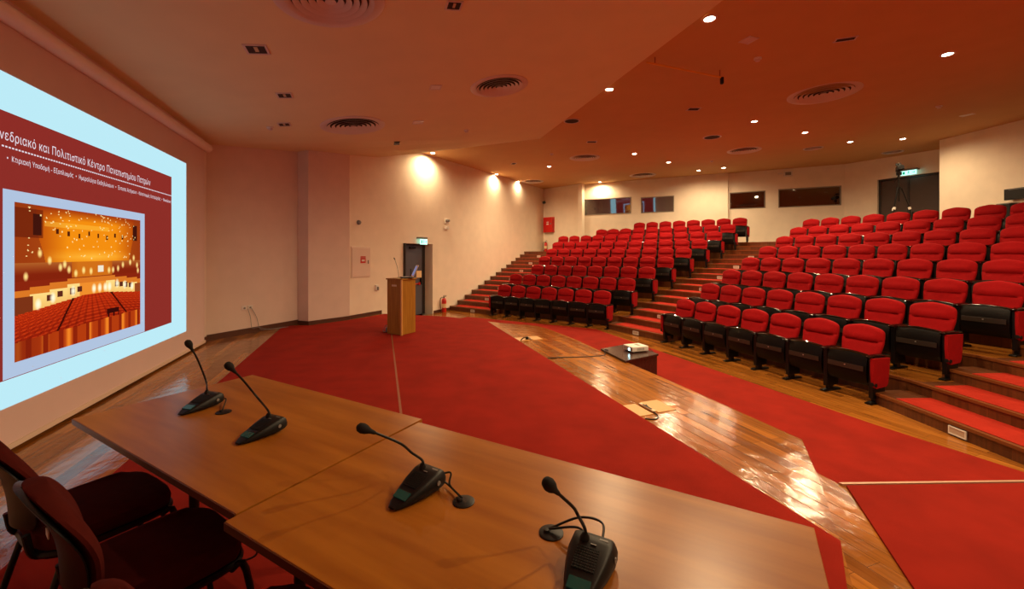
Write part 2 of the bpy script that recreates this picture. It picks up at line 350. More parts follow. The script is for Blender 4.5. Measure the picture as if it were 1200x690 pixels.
for k in range(1, NT+1):
    z = k*RIS
    aw = wallpt(fL(k)); ll = Lp(fL(k), vLl(fL(k))); lr = Lp(fL(k), vLr(fL(k))); rl = Rp(fR(k), vRl(fR(k))); rr = Rp(fR(k), vRr(fR(k))); re = rr+V2(0, -9)
    aw2 = wallpt(fL(k+1)); ll2 = Lp(fL(k+1), vLl(fL(k+1))); lr2 = Lp(fL(k+1), vLr(fL(k+1))); rl2 = Rp(fR(k+1), vRl(fR(k+1))); rr2 = Rp(fR(k+1), vRr(fR(k+1))); re2 = rr2+V2(0, -9)
    re.y = max(re.y, -3.9); re2.y = max(re2.y, -3.9)
    if k % 2 == 0:
        if k == 16:
            st = Lp(fL(k), vL1+1.51-.40); tm.prism([st, lr, rl, rr, re, V2(12.15, -3.9), H0, G, Fp, E2, E1, B2, Lp(18.0, vL1+1.51-.40)], (k-2)*RIS, z)
            tri_strip_nose(st, lr, z)
        else:
            tm.prism([aw, lr, rl, rr, re, V2(12.15, -3.9), H0, G, Fp, E2, E1, B2, B, A], (k-2)*RIS, z)
            tri_strip_nose(aw, lr, z)
        tri_strip_nose(lr, rl, z); tri_strip_nose(rl, rr, z); tri_strip_nose(rr, re, z)
    else:
        for quad, front in (([aw, ll, ll2, aw2], (aw, ll)), ([lr, rl, rl2, lr2], (lr, rl)), ([rr, re, re2, rr2], (rr, re))):
            if k == 15 and front[0] is aw: continue
            if k == 15 and front[0] is rr: pass
            tm.prism(quad, (k-1)*RIS, z); tri_strip_nose(front[0], front[1], z)
            lights_at.append((front, z))
    def strip(a, b, c, d, ia, ib):           # carpet on one tread, a-b the front edge, c-d the next step's foot
        f0 = a+(b-a)*ia; f1 = a+(b-a)*ib; g0 = d+(c-d)*ia; g1 = d+(c-d)*ib
        f0 = f0+(g0-f0)*.10; f1 = f1+(g1-f1)*.10
        cp.prism([f0, f1, g1, g0], z, z+.006)
    if k < 14: strip(aw, ll, ll2, aw2, .12, .96 if k % 2 else .9)
    if k < 16:
        strip(lr, rl, rl2, lr2, .13 if k % 2 else .16, .97)
        L_ = (re-rr).length; strip(rr, re, re2, rr2, .22/L_*1.4, 1)
struct(tm.build('floor_tiers', M_riser)); struct(nose.build('trim_step_nosings', M_nose)); struct(cp.build('floor_stair_carpet', M_carpet2))
# wooden top faces of the tiers (plank floor the seats stand on)
wf = MB()
for k in range(2, NT+1, 2):
    z = k*RIS
    if k < 16:
        wf.prism([Lp(fL(k)+.03, vLl(fL(k))-.25), Lp(fL(k)+.03, vLr(fL(k))+.10), Lp(fL(k+2), vLr(fL(k+2))+.08), Lp(fL(k+2), vLl(fL(k+2))-.25)], z, z+.003)
    wf.prism([Rp(fR(k)+.03, vRl(fR(k))-.02), Rp(fR(k)+.03, vRr(fR(k))+.16), Rp(fR(k+2 if k < 16 else k+1), vRr(fR(k+2))+.16), Rp(fR(k+2 if k < 16 else k+1), vRl(fR(k+2))-.02)], z, z+.003)
struct(wf.build('floor_tier_planks', M_floor))

# ---------------------------------------------------------------- baseboards
def baseboard(p0, p1, z0, h=.09, t=.015, name='baseboard_left'):
    d = (p1-p0).normalized(); N = V2(d.y, -d.x)*t
    return struct(MB().prism([p0, p1, p1+N, p0+N], z0, z0+h).build(name, M_base))
baseboard(S0, C0, STG, name='baseboard_screen'); baseboard(C0, C1, STG, .11); baseboard(C1, C2, STG); baseboard(C2, C3, STG); baseboard(C3, C4, STG)
baseboard(C4, Lw, STG); baseboard(on_line(508, C4, A), wallpt(fL(1)), 0)
baseboard(B2, E1, PZ, name='baseboard_back'); baseboard(E2, Fp, PZ, name='baseboard_back'); baseboard(A, B, 14*RIS, name='baseboard_back')

# ---------------------------------------------------------------- doors and windows
def local(p0, p1):                           # frame with origin p0, X along the wall, -Y into the room
    d = (p1-p0).normalized(); N = V2(d.y, -d.x); return Matrix.Translation((p0.x, p0.y, 0)) @ Matrix.Rotation(atan2(N.x, -N.y), 4, 'Z')
def place(name, p0, p1, t, z, rel=0):
    m = local(p0, p1) @ Matrix.Translation((t, -rel, z)); o = empty(name, m.translation, m.to_euler().z); return o
dr = struct(place('door_1', C4, A, (dA+dB)/2, 0)); W = dB-dA
MB().box((0, .33, dTop/2), (W, .05, dTop)).build('door_frame', M_dframe, dr)
lf = MB().box((-.04, .295, (dTop-.04)/2), (W-.30, .045, dTop-.06), bev=.004).build('door_leaf', M_door, dr)
MB().box((-.04, .268, 1.0), (.03, .012, .9)).box((-.29, .268, 1.75), (.03, .012, .8)).build('door_strip', M_dframe, lf)
mb = MB().tube([(-.36, .22, .98), (.34, .22, .98)], .018).box((-.36, .25, .98), (.05, .05, .09)).box((.34, .25, .98), (.05, .05, .09)); mb.build('push_bar', M_redp, lf)
MB().box((.42, .25, 1.06), (.04, .05, .22), bev=.005).build('door_lock', M_black, lf)
MB().box((.0, .24, dTop-.12), (.26, .06, .06), bev=.005).build('door_closer', M_black, lf)
MB().box((-W/2+.02, .1, dTop/2), (.03, .34, dTop)).build('door_jamb', M_dframe, dr)
dr2 = struct(place('door_2', Fp, G, (gA+gB)/2, PZ)); W = gB-gA
MB().box((0, .15, 2.27), (W, .1, .06)).box((-W/2+.03, .15, 1.15), (.06, .1, 2.3)).box((W/2-.03, .15, 1.15), (.06, .1, 2.3)).build('door_frame', M_dframe, dr2)
for s in (-1, 1):
    lf = MB().box((s*(W/4-.02), .15, 1.12), (W/2-.06, .05, 2.22), bev=.004).build('door_leaf', M_door2, dr2)
    MB().tube([(s*.12-.06, .10, .95), (s*.12+.06, .10, .95)], .012).box((s*.12, .115, .95), (.04, .03, .2)).build('door_handle', M_black, lf)
MB().box((0, .12, 1.12), (.05, .04, 2.22)).build('door_centre_strip', M_dframe, dr2)
MB().box((0, .29, 1.15), (W+.02, .02, 2.3)).build('door_backing', M_dframe, dr2)
for i, (p0, p1, a, b, zb, zt) in enumerate(WN):
    o = struct(place('window_%d' % (i+1), p0, p1, (a+b)/2, zb)); ww = b-a; hh = zt-zb; f = .035
    MB().box((0, .04, f/2), (ww, .1, f)).box((0, .04, hh-f/2), (ww, .1, f)).box((-ww/2+f/2, .04, hh/2), (f, .1, hh)).box((ww/2-f/2, .04, hh/2), (f, .1, hh)).build('window_frame', M_frame, o)
    MB().box((0, 0, 0), (ww-f, .008, hh-f), Matrix.Translation((0, .08, hh/2)) @ Matrix.Rotation(radians(6.5 if i < 2 else 0), 4, 'X')).build('window_pane', M_glass if i < 2 else M_glass2, o)
for nm, p0, p1 in (('wall_booth', B2, E1), ('wall_booth', E2, Fp)):
    d = (p1-p0).normalized(); nn = V2(-d.y, d.x)
    mb = MB(); q0 = p0+nn*1.5-d*.3; q1 = p1+nn*1.5+d*.3
    mb.prism([q0, q1, q1+nn*.1, q0+nn*.1], PZ-.2, CEIL)
    mb.prism([p0+nn*.21, p1+nn*.21, q1, q0], PZ-.2, PZ); mb.prism([p0+nn*.21, p1+nn*.21, q1, q0], CEIL-.6, CEIL-.55)
    struct(mb.build(nm, M_booth))

# ---------------------------------------------------------------- projection screen
sS = -2.71
def scr(px, py):
    r = (px-600)/F; D = sS/(nR.x*r+nR.y); p = XD(px, py, D); return sv(p), p.z
def sp(t, z, off=0): q = nR*(sS+off)+uR*t; return (q.x, q.y, z)
tR, zt_ = scr(239.5, 200); tI, zI1 = scr(218, 191.5); _, zI0 = scr(218, 388)
screen = empty('projection_screen', sp(tR+2.9, STG), 0, 'large pull-down white screen on the left wall showing a slide in Greek', 'projection screen')
def pbuild(mb, name, m, par=screen):
    o = mb.build(name, m); par_m = Matrix.Translation(par.location) @ Matrix.Rotation(par.rotation_euler.z, 4, 'Z')
    o.data.transform(par_m.inverted()); o.parent = par; return o
def panel(t0, t1, z0, z1, off, th=.004): return MB().prism([V2(*sp(t0, 0, off)[:2]), V2(*sp(t1, 0, off)[:2]), V2(*sp(t1, 0, off-th)[:2]), V2(*sp(t0, 0, off-th)[:2])], z0, z1)
pbuild(panel(tR, tR+6.6, STG+.07, 4.0, 0), 'screen_fabric', M_screen)
pbuild(panel(tR-.03, tR+6.6, STG+.03, STG+.075, .012, .035), 'bottom_bar', mat('bar_enamel', lin((225, 200, 180)), .4))
a = sp(tR-.12, 0, .04); zc0 = scr(245, 176)[1]
zc = scr(238, 171)[1]
pbuild(MB().tube([sp(tR-.10, zc, .02), sp(tR+6.6, zc, .02)], .075, 20), 'roller_case', mat('roller_enamel', lin((246, 234, 226)), .35))
pbuild(MB().tube([sp(tR-.135, zc, .02), sp(tR-.10, zc, .02)], .062, 20), 'end_cap', M_black)
def emis(name, c, k=1.0):
    m = mat(name, (0, 0, 0), .8, emit=c, es=SCREEN_E*k, spec=.1); return m
E_white = emis('slide_white', lin((186, 232, 244)), 1.03); E_red = emis('slide_red', lin((140, 44, 38))); E_frame = emis('slide_frame', lin((176, 196, 224))); E_text = emis('slide_text', lin((235, 225, 235)))
IW = 4.75
slide = pbuild(panel(tI, tI+IW, zI0, zI1, .003, .002), 'projected_slide', E_white)
t1_, zr1 = scr(200.5, 207.3); _, zr0 = scr(200.5, 377.8)
pbuild(panel(t1_, tI+IW-.2, zr0, zr1, .005, .001), 'slide_red_field', E_red)
tf1, zf1 = scr(168.7, 250.7); _, zf0 = scr(168.7, 388.3); tf0, _ = scr(2, 222)
pbuild(panel(tf1, tf0, zf0, zf1, .007, .001), 'slide_picture_mount', E_frame)
# the projected picture of the concert hall: a fine grid of coloured cells
tp1, zp1 = scr(163.4, 258.3); _, zp0 = scr(163.4, 379.5); tp0, _ = scr(15.2, 238)
NX, NY = 220, 170
def clampc(c): return tuple(max(0, min(255, v)) for v in c)
def mix(a, b, t): t = max(0, min(1, t)); return tuple(x+(y-x)*t for x, y in zip(a, b))
rnd = random.Random(3)
dots = [(rnd.uniform(.06, .94), rnd.uniform(.0, .36)) for _ in range(110)]+[(.08+.84*i/13, .045+.02*(i % 2)) for i in range(14)]
hot = [(.14, .32), (.06, .47), (.2, .37), (.27, .42), (.3, .40), (.38, .47), (.44, .45), (.5, .46), (.66, .46), (.7, .46), (.75, .45), (.8, .42), (.88, .40), (.92, .36), (.96, .43), (.97, .48), (.33, .44)]
base_hot = [(.525, .60), (.575, .60), (.625, .60), (.665, .6), (.13, .66), (.22, .63), (.36, .6), (.74, .58), (.82, .6), (.9, .62)]
def picture(x, y):                           # x, y in 0..1 from the top left
    side = abs(x-.52); fl = .64+.16*max(0, .45-x)+.12*max(0, x-.62)   # where the stalls begin
    end = .93-.03*x
    if y < .38:
        c = mix((240, 140, 16), (170, 60, 10), (side-.2)/.26)
        c = mix((150, 44, 12), c, (y+.01)/.09)
        c = mix(c, (252, 184, 60), max(0, 1-abs(y-.345)/.06)*max(0, 1-side/.4))
        if .10 < y < .135 and .17 < x < .66: c = mix(c, (252, 196, 70), .45)
        if side > .40-.25*max(0, y-.16): c = mix(c, (150, 58, 18), .75)
        if x < .16-.0*y and y < .22 and y > .03: c = mix(c, (96, 26, 10), .6)
    elif y < .50:
        c = mix((206, 110, 24), (140, 40, 14), (side-.12)/.2)
        if side > .17: c = mix((176, 96, 40), (130, 34, 12), (y-.38)/.08)
    else: c = (136, 36, 14)
    step = math.floor(max(0, side-.08)/.12); bt = .505+.018*step
    if bt < y < bt+.045: c = (216, 118, 36)
    if bt+.045 <= y < fl+.01: c = mix((252, 218, 132), (240, 186, 100), (y-bt-.045)/.12)
    if side < .11 and bt+.045 <= y < fl: c = (236, 140, 44)
    if x < .10 and y > .60: c = (122, 50, 22)
    if x > .93 and y > .60: c = (150, 70, 30)
    if y > fl:
        d = (y-fl)/(end-fl); c = mix((186, 44, 12), (134, 24, 8), d)
        k = (y-fl)**.75*95
        if sin(k*2.2) > .35: c = mix(c, (222, 70, 20), .5)
        if sin((x-.5)/(.25+(y-fl)*2.0)*60) > .55: c = mix(c, (100, 18, 6), .35)
        if abs((x-.36)+(y-fl)*.55) < .009: c = (64, 12, 6)
        if abs((x-.68)-(y-fl)*.85) < .009: c = (64, 12, 6)
    if y > end-.05:
        c = mix((176, 58, 14), (240, 132, 36), max(0, sin(x*40+1))**3)
        if sin(x*63) < -.6: c = (140, 34, 10)
        c = mix(c, (120, 28, 10), max(0, (.25-x)/.4))
    for wx, wy in ((.2, .625), (.27, .61), (.355, .60), (.41, .59), (.735, .585), (.78, .59), (.83, .60), (.88, .61)):
        if abs(x-wx) < .018 and abs(y-wy) < .022: c = (92, 40, 26)
    if abs(x-.585) < .026 and abs(y-.445) < .026: c = (238, 228, 204)
    for sx in (.125, .935):
        if abs(x-sx) < .026 and .06 < y < .20: c = (64, 20, 12)
    for i in range(8):
        if abs(x-(.25+i*.078)) < .008 and abs(y-(.165+.012*(i % 3))) < .018: c = (80, 28, 12)
    if .64 < x < .76 and .79 < y < .86 and not (y > .83 and (x-.65) % .05 > .015): c = (54, 10, 8)
    for dx, dy in dots:
        if (x-dx)**2+(y-dy)**2 < .0048**2: c = (255, 224, 150)
    for dx, dy in hot:
        d2 = ((x-dx)*1.6)**2+(y-dy)**2*.6
        if d2 < .0007: c = mix(c, (255, 228, 140), 1-d2/.0007)
    for dx, dy in base_hot:
        d2 = (x-dx)**2+(y-dy)**2*.25
        if d2 < .0005: c = mix(c, (255, 250, 216), 1-d2/.0005)
    return clampc(c)
vs = []; fs = []; cols = []
for j in range(NY+1):
    for i in range(NX+1): vs.append(sp(tp0+(tp1-tp0)*i/NX, zp1+(zp0-zp1)*j/NY, .009))
for j in range(NY):
    for i in range(NX):
        fs.append((j*(NX+1)+i, j*(NX+1)+i+1, (j+1)*(NX+1)+i+1, (j+1)*(NX+1)+i)); cols.append(picture((i+.5)/NX, (j+.5)/NY))
me = bpy.data.meshes.new('slide_picture'); me.from_pydata(vs, [], fs); at_ = me.attributes.new('paint', 'FLOAT_COLOR', 'FACE')
flat = []
for c in cols: flat += [*lin(c), 1.0]
at_.data.foreach_set('color', flat)
mp_ = bpy.data.materials.new('projected_picture'); mp_.use_nodes = True; n_, l_ = ndm(mp_); n_.remove(n_['Principled BSDF'])
an = n_.new('ShaderNodeAttribute'); an.attribute_name = 'paint'; em = n_.new('ShaderNodeEmission'); em.inputs[1].default_value = SCREEN_E*1.05
l_.new(an.outputs['Color'], em.inputs[0]); l_.new(em.outputs[0], n_['Material Output'].inputs[0]); me.materials.append(mp_)
po = bpy.data.objects.new('slide_picture', me); COL.objects.link(po)
me.transform(Matrix.Translation(screen.location).inverted()); po.parent = screen
def screen_text(txt, px_end, px_start, py_start, py_end, h, name, bold=0):
    ta, za = scr(px_start, py_start); tb, zb = scr(px_end, py_end)
    v, f = text_mesh(txt, width=abs(tb-ta), height=h, bold=bold)
    mb = MB(); mb.add([sp(ta+(tb-ta)*(x/abs(tb-ta)), (za+zb)/2-h*.25+y, .011) for x, y, _ in v], f); return pbuild(mb, name, E_text)
screen_text('νεδριακό και Πολιτιστικό Κέντρο Πανεπιστημίου Πατρών', 175, -3, 163.5, 215.5, .104, 'slide_title', .000)
screen_text('•  Κτιριακή Υποδομή - Εξοπλισμός  •  Ημερολόγιο Εκδηλώσεων  •  Έντυπα Αιτήσεων - Κανονισμός Λειτουργίας  •  Newsletter (', 200, 6, 190.5, 236.5, .062, 'slide_menu', .002)
ta, za = scr(0, 172.5); tb, zb = scr(200.4, 229.3); mb = MB(); nd = 90
for i in range(nd):
    x0 = ta+(tb-ta)*i/nd; x1 = ta+(tb-ta)*(i+.6)/nd; mb.prism([V2(*sp(x0, 0, .011)[:2]), V2(*sp(x1, 0, .011)[:2]), V2(*sp(x1, 0, .010)[:2]), V2(*sp(x0, 0, .010)[:2])], (za+zb)/2, (za+zb)/2+.012)
pbuild(mb, 'slide_dotted_rule', E_text)

# ---------------------------------------------------------------- auditorium seat
SH = .955
def cushion(wf, zf, yf, thf, nt=30, ns=20, crease=None):
    vs = []; fs = []
    for i in range(nt+1):
        t = i/nt; t = t+.16*sin(t*pi)*(.5 if t < .5 else 1)*t
        t = min(1, t)
        for k in range(ns*2):
            a = 2*pi*k/(ns*2); cx, sy = cos(a), sin(a)
            ex = .45; px = math.copysign(abs(cx)**ex, cx); py = math.copysign(abs(sy)**.8, sy)
            wv = wf(t)
            th = thf(t)
            x = px*wv
            z = zf(t)+ (SHAPE_TOP(px, t) if SHAPE_TOP else 0)
            d = th
            if py < 0 and crease: d = th*crease(px, t)
            vs.append((x, yf(t)+py*d, z))
    N = ns*2
    for i in range(nt): fs += [(i*N+k, i*N+(k+1) % N, (i+1)*N+(k+1) % N, (i+1)*N+k) for k in range(N)]
    fs += [tuple(range(N))[::-1], tuple(nt*N+k for k in range(N))]
    return vs, fs
SHAPE_TOP = lambda x, t: -.016*abs(x)**2*max(0, (t-.55)/.45)
def wf_(t):
    w_ = .205+.042*min(1, t/.55)
    if t > .74: w_ *= (max(0, 1-((t-.74)/.2665)**3.8))**.5
    if t < .06: w_ *= .9+.1*(t/.06)
    return max(w_, .02)
def thf_(t):
    th = .050
    if t > .86: th *= max(.15, (1-((t-.86)/.145)**2)**.5) if t < 1.0 else .15
    if t < .05: th *= .5+10*t
    return th
def crease_(x, t):
    tc = .625-.085*(1-x*x); g = 1-.75*math.exp(-((t-tc)/.024)**2)*(1-.55*x*x)
    sid = 1.0+.62*math.exp(-((t-tc-.16)/.12)**2)*max(0, 1-abs(x)**2.2)+.16*abs(x)**2*(t < tc)
    return g*sid
BL = .52
v, f = cushion(wf_, lambda t: SH-BL+BL*min(1, t), lambda t: -.175+.13*t+.03*sin(t*pi), thf_, crease=crease_)
def seat_proto():
    r = empty('auditorium_seat', (0, 0, 0), 0, 'red seat', 'seat')
    b = MB().add(v, f, True).build('backrest', M_fabric, r, True)
    sh = MB(); vs2 = [(x*.97, y*.55+.035+(-.175+.13*((z-(SH-BL))/BL))*.45, SH-.02-(SH-.02-z)*1.0-.01) for x, y, z in v]; sh.add(vs2, f, True)
    sh.box((0, -.11, .40), (.40, .03, .10)); sh.build('back_shell', M_plastic, r, True)
    # folded seat pan: curved dark underside towards the stage
    pan = MB(); N = 12; ys = -.36
    prof = [(.215, .0), (.23, -.018), (.31, -.042), (.43, -.048), (.53, -.032), (.59, -.008), (.605, .02)]
    vv = []; ff = []
    for z_, dy in prof:
        for k in range(N+1):
            x = -.235+.47*k/N; bow = .018*(1-(2*k/N-1)**2); top = .022*(1-(2*k/N-1)**2) if z_ > .5 else 0
            vv.append((x, ys+dy-bow, z_+top))
    m_ = len(vv)
    for z_, dy in prof:
        for k in range(N+1):
            x = -.235+.47*k/N; top = .022*(1-(2*k/N-1)**2) if z_ > .5 else 0; vv.append((x, ys+.035, z_+top))
    for i in range(len(prof)-1):
        for k in range(N):
            a_ = i*(N+1)+k; ff += [(a_, a_+1, a_+N+2, a_+N+1), (m_+a_+N+1, m_+a_+N+2, m_+a_+1, m_+a_)]
    for i in range(len(prof)-1):
        a_ = i*(N+1); ff += [(a_, a_+N+1, m_+a_+N+1, m_+a_), (a_+N, m_+a_+N, m_+a_+2*N+1, a_+2*N+1)]
    for k in range(N): ff += [(k, m_+k, m_+k+1, k+1)]; q_ = (len(prof)-1)*(N+1)+k; ff += [(q_, q_+1, m_+q_+1, m_+q_)]
    pan.add(vv, ff, True); po_ = pan.build('seat_pan', M_plastic2, r, True)
    rim = MB(); rim.tube(smooth_path([(-.235, ys-.0, .602), (-.12, ys-.012, .620), (0, ys-.02, .629), (.12, ys-.012, .620), (.235, ys, .602)], 3), .013, 8); rim.build('pan_rim', M_arm, po_)
    MB().lathe([(.0, 0), (.009, 0), (.009, .006), (0, .006)], 8, Matrix.Translation((0, ys-.070, .44)) @ Matrix.Rotation(pi/2, 4, 'X')).build('bolt', M_dot, po_)
    MB().box((0, ys-.0685, .43), (.43, .006, .065), bev=.002).build('pan_band', M_band, po_)
    cu = MB().box((0, ys+.065, .42), (.44, .07, .34), bev=.025); cu.build('seat_cushion', M_fabric, r)
    leg_parts(r, 1)
    return r
def leg_parts(r, s):
    x = s*PITCH/2
    lg = MB().box((x, -.27, .33), (.055, .24, .52), bev=.008).box((x, -.30, .06), (.05, .09, .12), bev=.008).box((x, -.28, .012), (.075, .34, .024), bev=.008)
    lg.build('stanchion', M_metalb, r)
    ar = MB().tube(smooth_path([(x, -.06, .595), (x, -.2, .612), (x, -.34, .612), (x, -.42, .600), (x, -.44, .585)], 3), [.022]*13, 8)
    ar.v = [(x+(p[0]-x)*1.5, p[1], .605+(p[2]-.605)*.8) for p in ar.v]
    ar.build('armrest', M_arm, r)
def end_panel(r, s):
    x = s*(PITCH/2+.035)
    prof = [(-.43, .585), (-.10, .575), (-.12, .36), (-.14, .25), (-.17, .215), (-.37, .205), (-.41, .24), (-.43, .40)]
    mb = MB(); M_ = Matrix(((0, 0, 1, x-.018), (1, 0, 0, 0), (0, 1, 0, 0), (0, 0, 0, 1)))
    mb.prism([V2(*p) for p in prof], 0, .036, M_); e = mb.build('end_panel', M_fabric, r)
    MB().lathe([(.0, 0), (.024, 0), (.024, .008), (.0, .012)], 12, Matrix.Translation((x+s*.018, -.385, .25)) @ Matrix.Rotation(s*pi/2, 4, 'Y')).build('knob', M_black, e)
    MB().lathe([(.0, 0), (.024, 0), (.024, .01), (.0, .012)], 12, Matrix.Translation((x, -.422, .26)) @ Matrix.Rotation(pi/2, 4, 'X')).build('knob', M_black, e)
protoM = seat_proto()
protoE = copy_tree(protoM); end_panel(protoE, 1)
protoF = copy_tree(protoM); leg_parts(protoF, -1); end_panel(protoF, -1)
protoFE = None
ORD = ['first', 'second', 'third', 'fourth', 'fifth', 'sixth', 'seventh', 'eighth', 'ninth', 'tenth', 'eleventh', 'twelfth', 'thirteenth', 'fourteenth']
def put(proto, p, z, u, label, group):
    o = copy_tree(proto); o.location = (p.x, p.y, z); o.rotation_euler = (0, 0, atan2(u.y, u.x)); tag(o, label, 'seat', group); return o
for i in range(9):
    nrow = cntL[i]; z = i*2*RIS+.003*(i > 0)
    for j in range(nrow):
        p = Lp(oL1+i*DEP, vL1+offL[i]+j*PITCH)
        pr = protoF if j == 0 else protoE if j == nrow-1 else protoM
        rn = 'front row' if i == 0 else ORD[i]+' row'
        put(pr, p, z, uL, 'red tip-up seat, %s from left, %s of the left block' % (ORD[j], rn), 'red seats of the left block')
for i in range(8):
    v0_ = vR1+offR[i]; nrow = round((vRr(oR1+i*DEP)-.31-v0_)/PITCH)+1; z = i*2*RIS+.003*(i > 0)
    for j in range(nrow):
        p = Rp(oR1+i*DEP, v0_+j*PITCH)
        if p.x/p.y > 1.30 or p.y < .3: continue
        pr = protoF if j == 0 else protoE if j == nrow-1 else protoM
        rn = 'front row' if i == 0 else ORD[i]+' row'
        put(pr, p, z, uR, 'red tip-up seat, %s from the aisle, %s of the right block' % (ORD[j], rn), 'red seats of the right block')
for j, px in enumerate((710.6, 730)):
    p = Lp(oL1+8*DEP, vL1+.12+j*.69)
    o = put(protoM, p, 14*RIS, uL, 'red seat %s, only its top showing behind the left block' % ('nearer the left wall' if j == 0 else 'nearer the booth windows'), 'pair of seats behind the top rows')
for pr in (protoM, protoE, protoF):
    for c in list(pr.children):
        for g in list(c.children): bpy.data.objects.remove(g)
        bpy.data.objects.remove(c)
    bpy.data.objects.remove(pr)

# ---------------------------------------------------------------- step lights in the risers
slp = empty('step_light', (0, 0, 0), 0, 'step light', 'step light')
mb = MB().box((0, -.004, .035), (.17, .012, .012)).box((0, -.004, -.035), (.17, .012, .012)).box((-.079, -.004, 0), (.012, .012, .07)).box((.079, -.004, 0), (.012, .012, .07)); mb.build('frame', M_white, slp)
MB().box((0, -.002, 0), (.15, .008, .06)).build('diffuser', mat('step_diffuser', lin((190, 170, 150)), .4), slp)
side = {0: 'left wall stair', 1: 'middle aisle stair', 2: 'right aisle stair'}; cnt = [0, 0, 0]
for idx, ((p, q), z) in enumerate(lights_at):
    wch = idx % 3 if idx < 21 else (1 if idx == 21 else 2)
    d = (q-p).normalized(); tt = .5
    if wch == 2: tt = 1.05/(q-p).length
    if wch == 0: tt = .55
    if wch == 1: tt = .52
    c = p+(q-p)*tt; N = V2(d.y, -d.x)
    if N.dot(V2(0, 0)-c) < 0: N = -N
    if c.x/c.y > 1.3: continue
    o = copy_tree(slp); o.location = (c.x+N.x*.012, c.y+N.y*.012, z-.085); o.rotation_euler = (0, 0, atan2(N.x, -N.y))
    tag(o, 'small white step light on the %s, %s from the bottom' % (side[wch], ORD[cnt[wch]]), 'step light', 'step lights of the '+side[wch]); cnt[wch] += 1
for c in list(slp.children): bpy.data.objects.remove(c)
bpy.data.objects.remove(slp)

# ---------------------------------------------------------------- conference tables
TZ = STG+.74
t_e = Vector((.869, -.495)).normalized(); t_f = V2(-t_e.y, t_e.x)
def TP(px, py, z=TZ): p = X(px, py, z); return V2(p.x, p.y)
def table(p_front_left, L, Wd, label, zt=0):
    o = empty('conference_table', (p_front_left.x, p_front_left.y, STG), atan2(t_e.y, t_e.x), label, 'table', 'conference tables')
    h = .74
    MB().box((L/2, Wd/2, h-.014+zt), (L-.002, Wd, .028), bev=.002).build('tabletop', M_table, o)
    MB().box((L/2, -.001, h-.015+zt), (L-.004, .004, .026)).build('edge_band', M_tedge, o)
    for x in (.30, L-.30):
        for y in (.42, Wd-.16): MB().tube([(x, y, .008), (x, y, h-.04)], .025, 12).lathe([(.0, .008), (.035, .008), (.035, .02), (0, .02)], 12, Matrix.Translation((x, y, 0))).build('leg', M_metalb, o)
    MB().box((L/2, Wd-.24, h-.22), (L-.7, .018, .36)).build('modesty_panel', M_tedge, o)
    return o
pT1 = TP(85, 490.5); pT3 = TP(484.5, 491.5); pT2 = TP(267, 608)
Wd = (pT3-pT2).length; L_1 = (pT2-pT1).dot(t_e)-.006; L_2 = (TP(925, 608)-pT3).dot(t_e)
T1 = table(pT1, L_1, Wd, 'cherry veneer conference table nearer the projection screen, carrying two microphones')
T2 = table(pT2+t_e*.004+t_f*-.012, L_2+.02, Wd, 'cherry veneer conference table at right, ending at bottom centre with two microphones')
